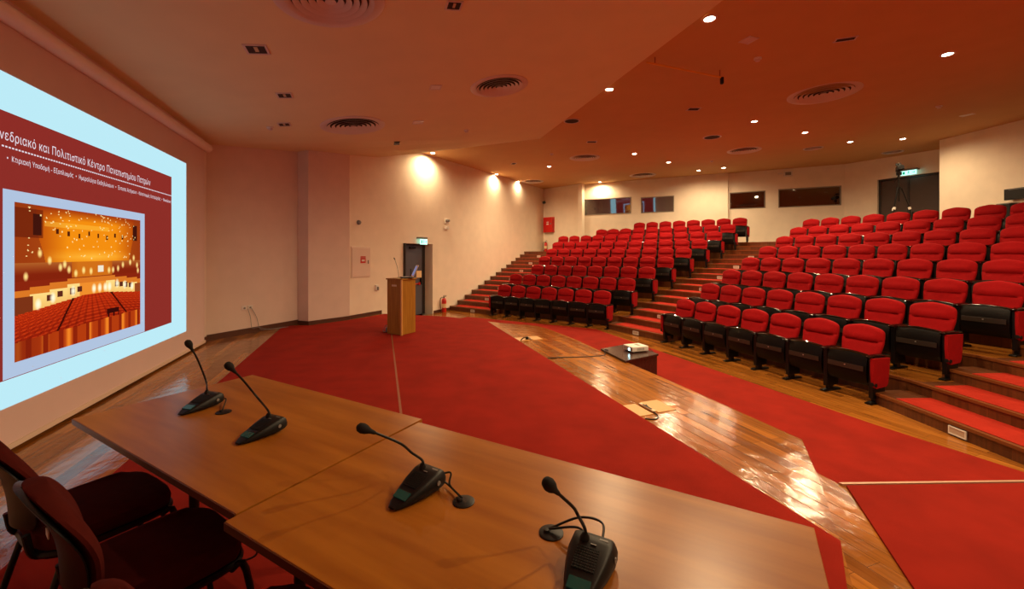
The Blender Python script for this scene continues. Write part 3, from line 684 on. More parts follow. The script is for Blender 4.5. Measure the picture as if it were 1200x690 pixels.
# ---------------------------------------------------------------- delegate microphones
def mic(tip, yaw, root_px, path, label, grom=None, cable=None, grom_label=None):
    f = V2(cos(yaw), sin(yaw)); rgt = V2(f.y, -f.x); rz = atan2(rgt.y, rgt.x)
    o = empty('conference_microphone', (tip.x, tip.y, TZ), rz, label, 'microphone', 'table microphones')
    st = [(0, .016, .004, .010), (.02, .030, .004, .018), (.06, .045, .004, .034), (.11, .058, .004, .052), (.16, .066, .006, .066), (.19, .066, .010, .068), (.205, .060, .016, .058)]
    vv = []; ff = []; N = 20
    for y, w_, z0, z1 in st:
        for k in range(N):
            a = 2*pi*k/N; cx = math.copysign(abs(cos(a))**.28, cos(a)); sz = math.copysign(abs(sin(a))**.28, sin(a))
            ww = w_*(1-.16*(sz > 0)*abs(sz)); vv.append((cx*ww, y, (z0+z1)/2+sz*(z1-z0)/2))
    for i in range(len(st)-1): ff += [(i*N+k, i*N+(k+1) % N, (i+1)*N+(k+1) % N, (i+1)*N+k) for k in range(N)]
    ff += [tuple(range(N)), tuple((len(st)-1)*N+k for k in range(N))]
    MB().add(vv, ff, True).build('microphone_base', M_black, o, True)
    sl_ = atan2(.052-.018, .09); Mx = Matrix.Translation((0, .045, .030)) @ Matrix.Rotation(sl_, 4, 'X')
    MB().box((0, 0, 0), (.058, .03, .004), Mx).build('display', M_lcd, o)
    mb = MB(); Mx = Matrix.Translation((-.002, .110, .0535)) @ Matrix.Rotation(atan2(.066-.034, .10), 4, 'X')
    for i in range(9):
        for j in range(9): mb.box((-.028+i*.007, -.03+j*.0075, 0), (.0045, .0045, .002), Mx)
    mb.build('speaker_grille', mat('grille_dark', lin((10, 10, 10)), .6) if 'grille_dark' not in bpy.data.materials else bpy.data.materials['grille_dark'], o)
    MB().box((.030, .178, .0665), (.024, .006, .002), Matrix.Identity(4)).box((.008, .152, .0655), (.016, .003, .002)).build('maker_mark', M_grey, o)
    MB().lathe([(0, 0), (.008, 0), (.008, .003), (0, .003)], 12, Matrix.Translation((.0645, .16, .035)) @ Matrix.Rotation(pi/2, 4, 'Y')).build('side_button', M_grey, o)
    mi = (Matrix.Translation((tip.x, tip.y, TZ)) @ Matrix.Rotation(rz, 4, 'Z')).inverted()
    r0 = Vector((-.02, .165, .062)); pts = [mi @ p for p in path]
    neck = smooth_path([r0, r0+Vector((0, 0, .03))]+pts, 5)
    MB().tube(neck, .0048, 8).lathe([(0, -.004), (.014, -.004), (.013, .010), (.006, .022), (0, .022)], 14, Matrix.Translation(r0)).build('gooseneck', M_black, o)
    hd = pts[-1]; dr_ = (pts[-1]-pts[-2]).normalized(); Mq = Matrix.Translation(hd) @ dr_.to_track_quat('Z', 'Y').to_matrix().to_4x4()
    MB().lathe([(0, -.03), (.006, -.03), (.009, -.01), (.0165, .008), (.0185, .022), (.015, .036), (.006, .043), (0, .044)], 18, Mq).build('windscreen', mat('foam', lin((16, 15, 15)), .9) if 'foam' not in bpy.data.materials else bpy.data.materials['foam'], o)
    if grom is not None:
        g = empty('cable_grommet', (grom.x, grom.y, TZ), 0, grom_label, 'cable grommet', 'table cable grommets')
        MB().lathe([(0, 0), (.038, 0), (.038, .003), (.034, .005), (0, .005)], 28).build('cover', M_black, g)
        MB().lathe([(0, .005), (.010, .005), (.008, .012), (0, .013)], 12, Matrix.Translation((-.014, 0, 0))).build('cable_outlet', M_black, g)
        if cable:
            gl = mi @ Vector((grom.x, grom.y, TZ+.008))
            for c in cable: MB().tube(smooth_path([Vector(c[0])]+[Vector(q) for q in c[1:]]+[gl+Vector((-.008, 0, .003))], 6), .0035, 6).build('cable', M_black, o)
    return o
mic(TP(211, 487), radians(76), None, [XD(241, 445, 2.44), XD(231, 420, 2.38), XD(223, 406, 2.35)], 'black gooseneck microphone nearest the projection screen, farthest on the table', TP(262, 483), [((.04, .20, .02), (.06, .215, .02))], 'black round cable grommet behind the microphone nearest the screen')
mic(TP(278, 521.5), radians(67), None, [XD(301, 465, 2.08), XD(284, 444.5, 2.02), XD(271.5, 432, 1.97)], 'black gooseneck microphone second from the projection screen')
mic(TP(459, 598), radians(58), None, [XD(482, 530, 1.59), XD(470, 520, 1.55), XD(446, 509.5, 1.52), XD(431, 504, 1.50)], 'black gooseneck microphone just right of the table seam', TP(543.5, 588), [((.045, .205, .045), (.075, .215, .05), (.10, .18, .03)), ((.055, .20, .02), (.08, .2, .012))], 'black round cable grommet with two cables right of the table seam')
mic(V2(.147, .994), radians(63), None, [XD(677, 603, 1.195), XD(672, 594.5, 1.18), XD(658, 581.5, 1.15), XD(648, 572, 1.13)], 'black gooseneck microphone nearest the camera at bottom centre', TP(646, 624.5), [((.02, .205, .05), (.0, .27, .055), (-.07, .27, .05)), ((-.02, .205, .03), (-.06, .23, .045))], 'black round cable grommet left of the microphone nearest the camera')

# ---------------------------------------------------------------- office chairs behind the tables
def vchair(c, yaw, label):
    f = V2(cos(yaw), sin(yaw)); rgt = V2(f.y, -f.x)
    o = empty('conference_chair', (c.x, c.y, STG+.008), atan2(rgt.y, rgt.x), label, 'chair', 'chairs behind the conference tables')
    vv = []; ff = []; N = 28; lev = [(.405, .86), (.42, .97), (.45, 1), (.475, .97), (.487, .80)]
    for z, s in lev:
        for k in range(N):
            a = 2*pi*k/N; cx = math.copysign(abs(cos(a))**.5, cos(a)); sy = math.copysign(abs(sin(a))**.5, sin(a))
            vv.append((cx*.235*s*(1+.04*sy), sy*.225*s, z-.012*(sy > .7)))
    for i in range(len(lev)-1): ff += [(i*N+k, i*N+(k+1) % N, (i+1)*N+(k+1) % N, (i+1)*N+k) for k in range(N)]
    ff += [tuple(range(N))[::-1], tuple((len(lev)-1)*N+k for k in range(N))]
    MB().add(vv, ff, True).build('seat', M_cfab, o, True)
    vv2 = [(x*1.03, y*1.03, .385+(z-.405)*.45) for x, y, z in vv]; MB().add(vv2, ff, True).build('seat_shell', M_cback, o, True)
    # backrest: curved slab, wide shoulders, narrow waist
    def back(th, yo, sc):
        vv = []; ff = []; NT_, NS = 18, 16
        for side in (0, 1):
            for i in range(NT_+1):
                t = sin(i/NT_*pi/2)**.9
                wv = (.165+.065*sin(min(1, t/.62)*pi/2)**2)*(1 if t < .60 else max(.0, 1-((t-.60)/.401)**2.2)**.5)*sc
                if t < .12: wv *= (.72+.28*(t/.12)**.5)
                for k in range(NS+1):
                    s = -1+2*k/NS
                    y = -.235-.10*t+.035*s*s*(1-t**3)+.03*sin(t*pi)+yo; e = 1-.8*abs(s)**6
                    vv.append((s*wv, y+(th*e if side else -th*.2*e), .50+.36*t))
        n1 = (NT_+1)*(NS+1)
        for i in range(NT_):
            for k in range(NS):
                a_ = i*(NS+1)+k; ff += [(a_, a_+1, a_+NS+2, a_+NS+1), (n1+a_+NS+1, n1+a_+NS+2, n1+a_+1, n1+a_)]
            a_ = i*(NS+1); ff += [(a_, a_+NS+1, n1+a_+NS+1, n1+a_), (a_+NS, n1+a_+NS, n1+a_+2*NS+1, a_+2*NS+1)]
        for k in range(NS): ff += [(k, n1+k, n1+k+1, k+1)]; a_ = NT_*(NS+1)+k; ff += [(a_, a_+1, n1+a_+1, n1+a_)]
        return vv, ff
    a_, b_ = back(.045, .0, 1); MB().add(a_, b_, True).build('backrest', M_cfab, o, True)
    a_, b_ = back(.016, -.022, .985); sh = MB().add(a_, b_, True).build('back_shell', M_cback, o, True)
    MB().box((.03, -.292, .70), (.045, .003, .022), Matrix.Identity(4)).build('sticker', M_silver, sh)
    for s in (-1, 1):
        MB().tube(smooth_path([(s*.22, .16, .395), (s*.235, .20, .37), (s*.26, .25, .0)], 4), .0125, 10).build('leg', M_metalb, o)
        MB().tube(smooth_path([(s*.22, -.12, .395), (s*.235, -.17, .37), (s*.26, -.27, .0)], 4), .0125, 10).build('leg', M_metalb, o)
        MB().tube(smooth_path([(s*.14, -.05, .392), (s*.14, -.16, .385), (s*.14, -.225, .41), (s*.14, -.245, .50)], 4), .012, 8).build('back_support', M_metalb, o)
    MB().tube([(-.225, .16, .39), (.225, .16, .39)], .0125, 8).tube([(-.225, -.12, .39), (.225, -.12, .39)], .0125, 8).build('crossbar', M_metalb, o)
    return o
ya = atan2(t_f.y, t_f.x)
vchair(V2(-1.89, 1.88), ya, 'burgundy chair with black shell back at far left behind the table')
vchair(V2(-1.34, 1.57), ya-.10, 'burgundy chair with a silver sticker on its back, second from left')
vchair(V2(-.69, 1.15), ya, 'burgundy chair at the bottom edge, only the top of its back showing')
mb = MB().tube(smooth_path([X(303, 635, .85), X(300, 650, .7), X(286, 657, .6)], 5), .004, 6)
o = mb.build('hanging_cable', M_black); tag(o, 'thin black cable hanging under the table edge near the chairs', 'cable')

# ---------------------------------------------------------------- lectern with its things
lc = X(470.5, 393, STG+.008); D_ = lc.y
LA = radians(60); side_ = .38
lect = empty('lectern', (lc.x, lc.y, STG+.008), LA, 'light oak veneer lectern standing on the red stage carpet', 'lectern')
LH = 1.11
# local: corner at origin, faces run along +X (right face) and +Y (left face)
MB().box((.02+side_/2, .012, LH/2-.01), (side_-.02, .024, LH-.03)).build('front_panel', M_lect, lect)
MB().box((.012+.0, .02+side_/2, LH/2-.01), (.024, side_-.02, LH-.03)).build('side_panel', M_lect, lect)
MB().box((side_-.012, .02+side_/2, LH/2-.01), (.024, side_-.02, LH-.03)).build('side_panel', M_lect, lect)
MB().box((-.014, -.014, LH/2-.01), (.035, .035, LH-.025), Matrix.Rotation(0, 4, 'Z')).build('corner_post', mat('pale_edge', lin((206, 150, 84)), .4), lect)
MB().box((side_/2, side_/2, LH-.012), (side_+.05, side_+.05, .026), bev=.004).build('top', M_lect, lect)
MB().box((-.002, side_*.52, LH-.14), (.004, .13, .035), bev=.001).build('name_plate', M_silver, lect)
MB().box((side_/2, side_/2, .35), (side_-.05, side_-.05, .02)).build('shelf', M_lect, lect)
TL = STG+.008+LH+.001
lt = X(477, 327, TL)
lm = empty('laptop', (lc.x+.03, D_+.27, TL), radians(-70), 'open laptop with a pale back standing on the lectern', 'laptop')
MB().box((0, 0, .012), (.34, .24, .022), bev=.004).build('keyboard_base', M_black, lm)
MB().box((0, -.02, .0245), (.30, .14, .003)).build('keys', M_grey, lm)
sc_ = MB().box((0, .0, .13), (.34, .014, .26), Matrix.Translation((0, .115, .02)) @ Matrix.Rotation(radians(-24), 4, 'X'), bev=.003).build('laptop_lid', M_silver, lm)
MB().box((0, -.009, .13), (.30, .003, .21), Matrix.Translation((0, .115, .02)) @ Matrix.Rotation(radians(-24), 4, 'X')).build('laptop_display', mat('display_on', lin((60, 90, 150)), .3, emit=lin((110, 150, 220)), es=.4), lm)
g0 = Vector((lc.x-.135, D_+.28, TL)); gd = 8.8
gm = empty('lectern_microphone', g0, 0, 'thin black gooseneck microphone rising from the lectern', 'microphone')
tipm = XD(462.5, 303.5, gd)-g0
MB().lathe([(0, 0), (.03, 0), (.028, .01), (.008, .014), (0, .014)], 16).build('microphone_base', M_black, gm)
MB().tube(smooth_path([(0, 0, .01), (0, 0, .08), tipm*.55+Vector((.02, 0, .0)), tipm], 5), .0045, 6).build('gooseneck', M_black, gm)
MB().tube([tipm+Vector((.012, 0, -.02)), tipm, tipm+Vector((-.018, 0, .028))], [.006, .012, .010], 10).build('windscreen', M_black, gm)
bx = MB().box((0, 0, .07), (.11, .02, .14), bev=.003); o = bx.build('document_holder', M_paper); o.location = (lc.x+.245, D_+.42, TL); o.rotation_euler = (0, 0, radians(35)); tag(o, 'small pale card standing behind the laptop on the lectern', 'card')
o = MB().box((0, 0, .004), (.08, .11, .008)).build('paper_pad', M_paper); o.location = (lc.x-.115, D_+.13, TL); o.rotation_euler = (0, 0, .9); tag(o, 'small paper pad on the left of the lectern top', 'paper')
bp_ = X(453.5, 388.5, STG+.008); o = MB().box((0, 0, .05), (.09, .09, .10), bev=.02).tube(smooth_path([(0, 0, .1), (-.05, 0, .13), (-.09, -.02, .02), (-.02, -.08, .008)], 4), .006, 6).build('cable_box', M_grey); o.location = (bp_.x+.02, bp_.y, STG+.008); tag(o, 'grey cable box on the carpet at the left foot of the lectern', 'cable box')

# ---------------------------------------------------------------- projector on its low box
bx0 = X(705.5, 409.5, .0); BZ = .335
q0 = X(705.5, 409, BZ); q1 = X(771, 420.5, BZ)
cA = V2(*X(704.5, 408.5, BZ).xy); cB = V2(*X(733, 422.5, BZ).xy); cC = V2(*X(771, 414.5, BZ).xy)
e1 = (cC-cB); e2 = (cA-cB)
ang = atan2(uR.y, uR.x)
bc = cB+(cC-cB)*.5+(cA-cB)*.5
L1 = e1.length; L2 = e2.length
pb = empty('low_table', (bc.x, bc.y, .007), 0, 'low dark wooden box table carrying the projector at the foot of the stage', 'table')
poly = [cA-bc, cB-bc, cC-bc, cC+cA-cB-bc]
MB().prism([p*1.02 for p in poly], BZ-.03-.007, BZ-.007).build('top', M_dkwood, pb); MB().prism([p*.97 for p in poly], 0, BZ-.037).build('body', M_dkwood, pb)
pj = X(745, 411, BZ)
prj = empty('projector', (pj.x, pj.y, BZ), radians(-70.5), 'white video projector standing on the low dark box table, its lens lit', 'projector')
MB().box((0, 0, .055), (.25, .31, .08), bev=.012).build('housing', M_white, prj)
for a_ in (-1, 1):
    for b__ in (-1, 1): MB().lathe([(0, 0), (.012, 0), (.012, .017), (0, .017)], 10, Matrix.Translation((a_*.09, b__*.12, 0))).build('foot', M_black, prj)
MB().lathe([(0, 0), (.034, 0), (.034, .02), (.026, .02), (.024, .008), (0, .008)], 20, Matrix.Translation((.06, -.152, .055)) @ Matrix.Rotation(pi/2, 4, 'X')).build('lens_barrel', M_black, prj)
MB().lathe([(0, 0), (.021, 0), (.018, .006), (0, .009)], 16, Matrix.Translation((.06, -.166, .055)) @ Matrix.Rotation(pi/2, 4, 'X')).build('lens', mat('lit_lens', (.6, .9, 1), .1, emit=(.55, .95, 1), es=14), prj)
mb = MB()
for i in range(7): mb.box((-.126, -.06+i*.02, .055), (.004, .008, .04)); mb.box((.126, -.06+i*.02, .055), (.004, .008, .04))
mb.build('air_vents', M_grey, prj)
MB().box((0, .03, .0955), (.10, .05, .003)).build('button_pad', M_grey, prj)
o = MB().tube(smooth_path([pj+Vector((.165, .06, .05)), pj+Vector((.21, .06, .045)), pj+Vector((.25, .0, .012)), pj+Vector((.26, -.06, .006))], 5), .005, 6).build('projector_cable', M_black); tag(o, 'short black cable behind the projector on the box table', 'cable')
zz = STG+.006
o = MB().tube(smooth_path([X(642, 419.5, STG+.013), X(655, 418.8, zz), X(680, 418.2, zz), X(700, 417, zz), X(709, 415.6, zz)]+[Vector((cA.x+.0, cA.y-.22, BZ+.03)), Vector((cA.x+.08, cA.y-.16, BZ+.012))], 5), .008, 6).build('video_cable', M_black); tag(o, 'long black cable crossing the planks to the projector table', 'cable')
def floor_box(px, py, sx, label, rz):
    c = X(px, py, STG); o = empty('floor_socket', c, rz, label, 'floor socket')
    MB().box((0, 0, .003), (.22*sx, .30, .006)).build('lid', M_copper, o); MB().box((.30*sx, .02, .003), (.22*sx, .30, .006)).build('hatch', M_copper, o)
    MB().box((.15*sx, .0, .012), (.035, .24, .018), bev=.003).build('socket_strip', M_silver, o)
    MB().box((.15*sx, .0, .022), (.018, .14, .006)).build('sockets', M_black, o)
    return o
ra = atan2(nR.y, nR.x)
floor_box(744, 481, 1, 'open copper coloured floor socket in the planks, right half of the stage edge', ra)
o = MB().tube(smooth_path([X(757, 474, STG+.02), X(764, 481, STG+.012), X(771, 487, STG+.006), X(768, 491, STG+.006), X(756, 490.5, STG+.006)], 6), .006, 6).build('socket_cable', M_black); tag(o, 'short black cable curling from the nearer floor socket', 'cable')
floor_box(612, 397.5, .9, 'pale floor socket with a black plug near the far end of the planks', ra)
o = MB().tube(smooth_path([X(617, 395, STG+.03), X(613, 396, STG+.05), X(610, 399, STG+.008)], 5), .010, 6).box(tuple(X(617.5, 396, STG+.03)), (.05, .05, .05)).build('socket_plug', M_black); tag(o, 'black plug and lead standing in the far floor socket', 'plug')

# ---------------------------------------------------------------- things on the walls
DWp = (C4, A)
def wthing(name, px, py, line, label, cat, off=0): loc, rz = frame_of(px, py, *line, off); return empty(name, loc, rz, label, cat)
def px_m(px, line): return on_line(px, *line).y/F
o = wthing('fire_hose_cabinet', 422.5, 307, DWp, 'flush white cabinet with a red sign on the door wall', 'cabinet')
s_ = 11.0/F
MB().box((0, -.008, 0), (.64, .016, .78), bev=.003).build('cabinet_frame', M_wall_bounce, o)
cdr = MB().box((0, -.02, 0), (.58, .012, .72), bev=.003).build('cabinet_door', M_wall_bounce, o)
MB().box((.06, -.028, .04), (.17, .004, .13)).box((.06, -.028, .13), (.17, .004, .03)).build('red_sign', M_redp, cdr)
MB().box((.06, -.031, .04), (.10, .002, .05)).build('sign_mark', M_white, cdr)
MB().box((.23, -.032, .0), (.02, .02, .09)).build('handle', M_grey, cdr)
o = wthing('wall_speaker', 420, 260.5, DWp, 'small round grey sensor on the door wall above the white cabinet', 'sensor'); MB().lathe([(0, 0), (.06, 0), (.055, .04), (.03, .07), (0, .075)], 18, Matrix.Rotation(pi/2, 4, 'X')).build('body', M_grey, o)
o = wthing('wall_intercom', 441, 337, DWp, 'small white wall phone between the cabinet and the lectern', 'phone'); MB().box((0, -.02, 0), (.11, .04, .15), bev=.006).build('body', M_white, o); MB().box((.01, -.05, -.02), (.05, .03, .09), bev=.006).build('handset', M_grey, o)
def exit_sign(px, py, line, label, w_, h_, off=.14):
    o = wthing('exit_sign', px, py, line, label, 'exit sign')
    MB().box((0, -off/2, h_/2+.03), (w_*1.04, off, .05), bev=.005).build('housing', M_grey, o)
    MB().box((0, -off+.01, -.01), (w_, .014, h_)).build('panel', mat('exit_panel', (.5, .9, .8), .4, emit=lin((170, 250, 232)), es=1.6), o)
    gm_ = mat('exit_green', (0, .4, .25), .4, emit=lin((0, 150, 110)), es=1.0)
    mb = MB(); y = -off+.001
    mb.box((-.30*w_, y, -.01), (.14*w_, .004, .6*h_))                        # doorway
    mb.box((0, y, .02*h_), (.05*w_, .004, .34*h_)).box((.01*w_, y, .27*h_), (.045*w_, .004, .14*h_)).box((-.035*w_, y, -.22*h_), (.03*w_, .004, .26*h_), Matrix.Identity(4)).box((.04*w_, y, -.2*h_), (.03*w_, .004, .22*h_)).box((.0, y, .08*h_), (.15*w_, .004, .07*h_))
    mb.box((.27*w_, y, -.01), (.14*w_, .004, .09*h_)); mb.add([(.33*w_, y, .2*h_), (.33*w_, y, -.24*h_), (.41*w_, y, -.02*h_)], [(0, 1, 2)])
    mb.build('pictogram', gm_, o); return o
exit_sign(492.5, 283, DWp, 'lit green exit sign above the grey door in the left wall', .34, .16)
o = wthing('emergency_light', 522.5, 263.5, DWp, 'white twin emergency light on the left wall past the grey door', 'emergency light')
MB().box((0, -.03, .12), (.20, .06, .16), bev=.01).build('housing', M_white, o); MB().box((0, -.04, -.10), (.16, .09, .11), bev=.01).build('battery_box', M_white, o)
for s in (-1, 1): MB().lathe([(0, 0), (.035, 0), (.04, .05), (0, .05)], 14, Matrix.Translation((s*.045, -.06, .14)) @ Matrix.Rotation(pi/2, 4, 'X')).build('lamp_head', M_grey, o)
def extinguisher(p, z, s, label):
    o = empty('fire_extinguisher', (p.x, p.y, z), 0, label, 'fire extinguisher')
    MB().lathe([(0, 0), (.075*s, 0), (.08*s, .02*s), (.08*s, .40*s), (.06*s, .46*s), (.028*s, .49*s), (0, .49*s)], 20).build('cylinder', M_redp, o)
    MB().lathe([(0, .49*s), (.022*s, .49*s), (.022*s, .53*s), (0, .53*s)], 12).box((.02*s, 0, .545*s), (.11*s, .02*s, .015*s)).box((.03*s, 0, .575*s), (.12*s, .02*s, .012*s), Matrix.Identity(4)).build('valve', M_black, o)
    MB().tube(smooth_path([(-.02*s, 0, .51*s), (-.10*s, -.02*s, .50*s), (-.125*s, -.03*s, .35*s), (-.11*s, -.03*s, .12*s)], 5), .010*s, 8).build('hose', M_black, o)
    MB().lathe([(.0805*s, .16*s), (.0815*s, .16*s), (.0815*s, .30*s), (.0805*s, .30*s)], 20).build('label', M_paper, o); return o
q = on_line(516.5, C4, A)+V2(dW.y, -dW.x)*.13; extinguisher(q, 0, .95, 'red fire extinguisher on the hall floor beside the grey door')
q = on_line(637.8, A, B)
q = A+(B-A).normalized()*.14+V2(.0, -.16); extinguisher(q, 14*RIS, 1.0, 'red fire extinguisher at the top of the left stair')
o = wthing('fire_cabinet', 644.5, 263.5, (A, B), 'bright red fire cabinet on the far wall at the top of the left stair', 'cabinet')
MB().box((0, -.09, 0), (.62, .18, .78), bev=.006).build('cabinet_body', M_redp, o); cdr = MB().box((0, -.185, 0), (.57, .012, .72), bev=.004).build('cabinet_door', M_redp, o)
MB().box((.0, -.193, .13), (.15, .004, .05)).box((0, -.193, .03), (.15, .004, .08)).build('white_mark', M_white, cdr); MB().box((.22, -.196, .04), (.07, .01, .08)).build('handle', M_grey, cdr)
o = wthing('corner_loudspeaker', 638.3, 237.5, (A, B), 'small black loudspeaker high in the far left corner', 'loudspeaker'); MB().box((0, -.14, 0), (.14, .12, .12), Matrix.Rotation(.5, 4, 'Z') @ Matrix.Rotation(-.4, 4, 'Y'), bev=.01).build('body', M_black, o); MB().box((0, -.03, -.02), (.03, .10, .03)).build('bracket', M_grey, o)
o = wthing('emergency_light', 921.5, 204, (E2, Fp), 'white emergency light above the booth windows on the back wall', 'emergency light')
MB().box((.05, -.05, 0), (.30, .10, .20), bev=.01).build('housing', M_white, o); MB().box((.05, -.102, 0), (.20, .006, .12)).build('pictogram_panel', M_grey, o); MB().tube([(-.14, -.05, .03), (-.30, -.05, .04)], .03, 10).build('lamp_head', M_white, o)
exit_sign(1068, 202.5, (Fp, G), 'lit green exit sign above the brown double door at the back', .42, .15, .2)
ow = empty('wall_outlet', frame_of(289.5, 360.3, C0, C1)[0], frame_of(289.5, 360.3, C0, C1)[1], 'white double wall outlet with thin leads hanging down to the floor', 'wall outlet')
for s in (-1, 1):
    pl_ = MB().box((s*.062, -.006, 0), (.10, .012, .085), bev=.003).build('cover_plate', M_white, ow); MB().lathe([(0, 0), (.02, 0), (.02, .006), (0, .006)], 14, Matrix.Translation((s*.062, -.012, -.005)) @ Matrix.Rotation(pi/2, 4, 'X')).build('socket', M_grey, pl_)
zo = ow.location.z-STG
MB().tube(smooth_path([(.0, -.02, -.02), (.05, -.03, -.2), (.07, -.05, -.42), (.2, -.06, -zo+.10), (.42, -.10, -zo+.02), (.8, -.18, -zo+.02)], 6), .0045, 6).build('lead', M_grey, ow)
MB().tube(smooth_path([(.08, -.02, -.02), (.18, -.03, -.22), (.24, -.05, -.46), (.4, -.08, -zo+.03), (.75, -.14, -zo+.02)], 6), .0045, 6).build('lead', M_grey, ow)

# video camera on a tripod behind the right block
tp = XD(1053.5, 200, 12.6); tb = Vector((tp.x, tp.y, PZ+.003)); H_ = tp.z-tb.z
o = empty('camera_tripod', tb, 0, 'tall black tripod standing in front of the brown double door', 'tripod')
for k in range(3):
    a_ = radians(200+120*k); c_, s_ = cos(a_), sin(a_)
    lg = MB().tube([(c_*.05, s_*.05, H_-.52), (c_*.22, s_*.22, H_-1.1), (c_*.40, s_*.40, .02)], [.022, .018, .014], 8).build('leg', M_metalb, o)
    MB().tube([(c_*.225, s_*.225, H_-1.13), (c_*.245, s_*.245, H_-1.2)], .035, 8).build('leg_clamp', M_white, lg)
    MB().tube([(c_*.40, s_*.40, .0), (c_*.40, s_*.40, .03)], .024, 8).build('rubber_foot', M_black, lg)
MB().tube([(0, 0, H_-.95), (0, 0, H_-.12)], .016, 8).lathe([(0, H_-.56), (.06, H_-.56), (.06, H_-.50), (0, H_-.50)], 12).build('centre_column', M_metalb, o)
MB().box((0, 0, H_-.09), (.10, .10, .10), bev=.01).tube([(.03, .03, H_-.1), (.15, .3, H_-.3)], .01, 8).build('pan_head', M_black, o)
vc = empty('video_camera', (tp.x, tp.y, tp.z-.04), radians(-35), 'black video camera mounted on top of the tall tripod', 'video camera')
MB().box((0, 0, .10), (.12, .30, .15), bev=.015).build('camera_body', M_black, vc)
MB().lathe([(0, 0), (.05, 0), (.05, .12), (.065, .15), (.065, .20), (0, .20)], 16, Matrix.Translation((0, -.14, .10)) @ Matrix.Rotation(pi/2, 4, 'X')).build('lens', M_black, vc)
MB().tube([(0, -.12, .17), (0, -.10, .25), (0, .08, .25), (0, .10, .17)], .014, 8).build('handle', M_black, vc); MB().box((.0, .12, .25), (.12, .10, .07), bev=.01).build('viewfinder', M_black, vc)
MB().box((.10, .0, .12), (.02, .14, .09)).build('side_display', M_black, vc)
# screen and stand at the far right
o = wthing('wall_monitor', 1199, 226.5, (H0, H1), 'small black monitor on the right wall at the edge of the picture', 'monitor')
MB().box((0, -.10, 0), (.60, .05, .28), bev=.006).build('casing', M_black, o); MB().box((0, -.127, .0), (.54, .004, .22)).build('glass', M_black, o); MB().box((0, -.129, .118), (.4, .003, .012)).build('status_strip', M_grey, o); MB().box((0, -.04, 0), (.1, .08, .1)).build('bracket', M_grey, o)
p = XD(1182, 250, 9.9); o = empty('equipment_case', (p.x, p.y, PZ+.003), 0, 'black equipment case on the top landing behind the last seats at right', 'case'); hz = XD(1182, 238.5, 9.9).z-PZ
MB().box((0, 0, hz/2-.01), (.30, .30, hz-.02), bev=.01).build('case_body', M_black, o); MB().box((0, 0, hz-.005), (.28, .28, .02), bev=.004).build('lid', M_grey, o)

# ---------------------------------------------------------------- ceiling fittings
def onc(px, py): r = (px-600)/F; D = CA/((HY-py)/F-CB*r-CC); return XD(px, py, D)
SLN = Vector((-kS*nR.x, -kS*nR.y, 1)).normalized()
def slab_rot(rz=0): return ((-SLN).to_track_quat('-Z', 'Y') if False else SLN.to_track_quat('Z', 'Y')).to_matrix().to_4x4() @ Matrix.Rotation(rz, 4, 'Z')
def centry(name, px, py, slab, label, cat, group=None, rz=0):
    if slab: p = on_slab(px, py); R_ = slab_rot(rz); e = empty(name, p, 0, label, cat, group, rot=R_.to_euler())
    else: p = onc(px, py); e = empty(name, p, rz, label, cat, group)
    return e
def vent(px, py, slab, R_, label):
    o = centry('ceiling_vent', px, py, slab, label, 'air vent', 'round ceiling air vents')
    MB().lathe([(R_*.80, 0), (R_, 0), (R_, -.010), (R_*.93, -.022), (R_*.80, -.012)], 48, closed=True).build('rim', M_vent, o)
    MB().lathe([(0, -.001), (R_*.82, -.001), (R_*.82, -.004), (0, -.004)], 40).build('duct', M_ventd, o)
    for q_ in (.70, .56, .42, .28, .14):
        r = R_*q_; MB().lathe([(r, -.006), (r+R_*.09, -.030), (r+R_*.09+.007, -.030), (r+.006, -.006)], 40, closed=True).build('ring', M_vent, o)
    MB().lathe([(0, -.03), (R_*.10, -.03), (R_*.08, -.008), (0, -.008)], 20).build('centre_cone', M_vent, o)
def rad(px, py, w_, slab): p = on_slab(px, py) if slab else onc(px, py); return w_/2*p.y/F
for px, py, w_, sl_, lb in ((387, -1, 124, 1, 'large round air vent in the stage ceiling, cut by the top edge of the picture'), (585, 101, 68, 1, 'round air vent in the stage ceiling nearer the seats'), (414, 147, 72, 1, 'round air vent in the stage ceiling nearer the left wall'),
    (965, 109, 72, 0, 'round air vent over the right block, the largest in the hall ceiling'), (872, 176, 36, 0, 'round air vent before the booth windows, right of the middle'), (685, 184.5, 35, 0, 'round air vent over the left block beside the soffit'),
    (753, 205, 30, 0, 'round air vent close to the left pair of booth windows'), (624, 212.5, 26, 0, 'farthest round air vent near the left stair'), (953, 173.5, 20, 0, 'small dark air vent before the right pair of booth windows'), (1046, 178, 20, 0, 'small dark air vent above the tripod camera')):
    vent(px, py, sl_, rad(px, py, w_, sl_), lb)
for px, py, w_, lb in ((670, 141.5, 19, 'dark round ceiling opening half hidden by the soffit edge'), (834.5, 160.5, 20, 'dark round ceiling opening near the middle of the hall ceiling')):
    o = centry('ceiling_opening', px, py, 0, lb, 'ceiling opening'); r = rad(px, py, w_, 0)
    MB().lathe([(r*.85, 0), (r, 0), (r, -.012), (r*.85, -.014)], 30, closed=True).build('rim', M_vent, o); MB().lathe([(0, -.002), (r*.86, -.002), (r*.86, -.006), (0, -.006)], 30).build('duct', M_ventd, o)
LAMPS = [(831.5, 21.5), (714, 104.5), (1110.5, 63), (884, 142), (943.5, 155), (996.5, 166), (1058, 162.5), (743.5, 180), (783.5, 190), (818.8, 199.5), (848, 196.5), (703, 213.2), (643.5, 195), (607.2, 212.5), (582, 204), (631.4, 220.8), (507, 179)]
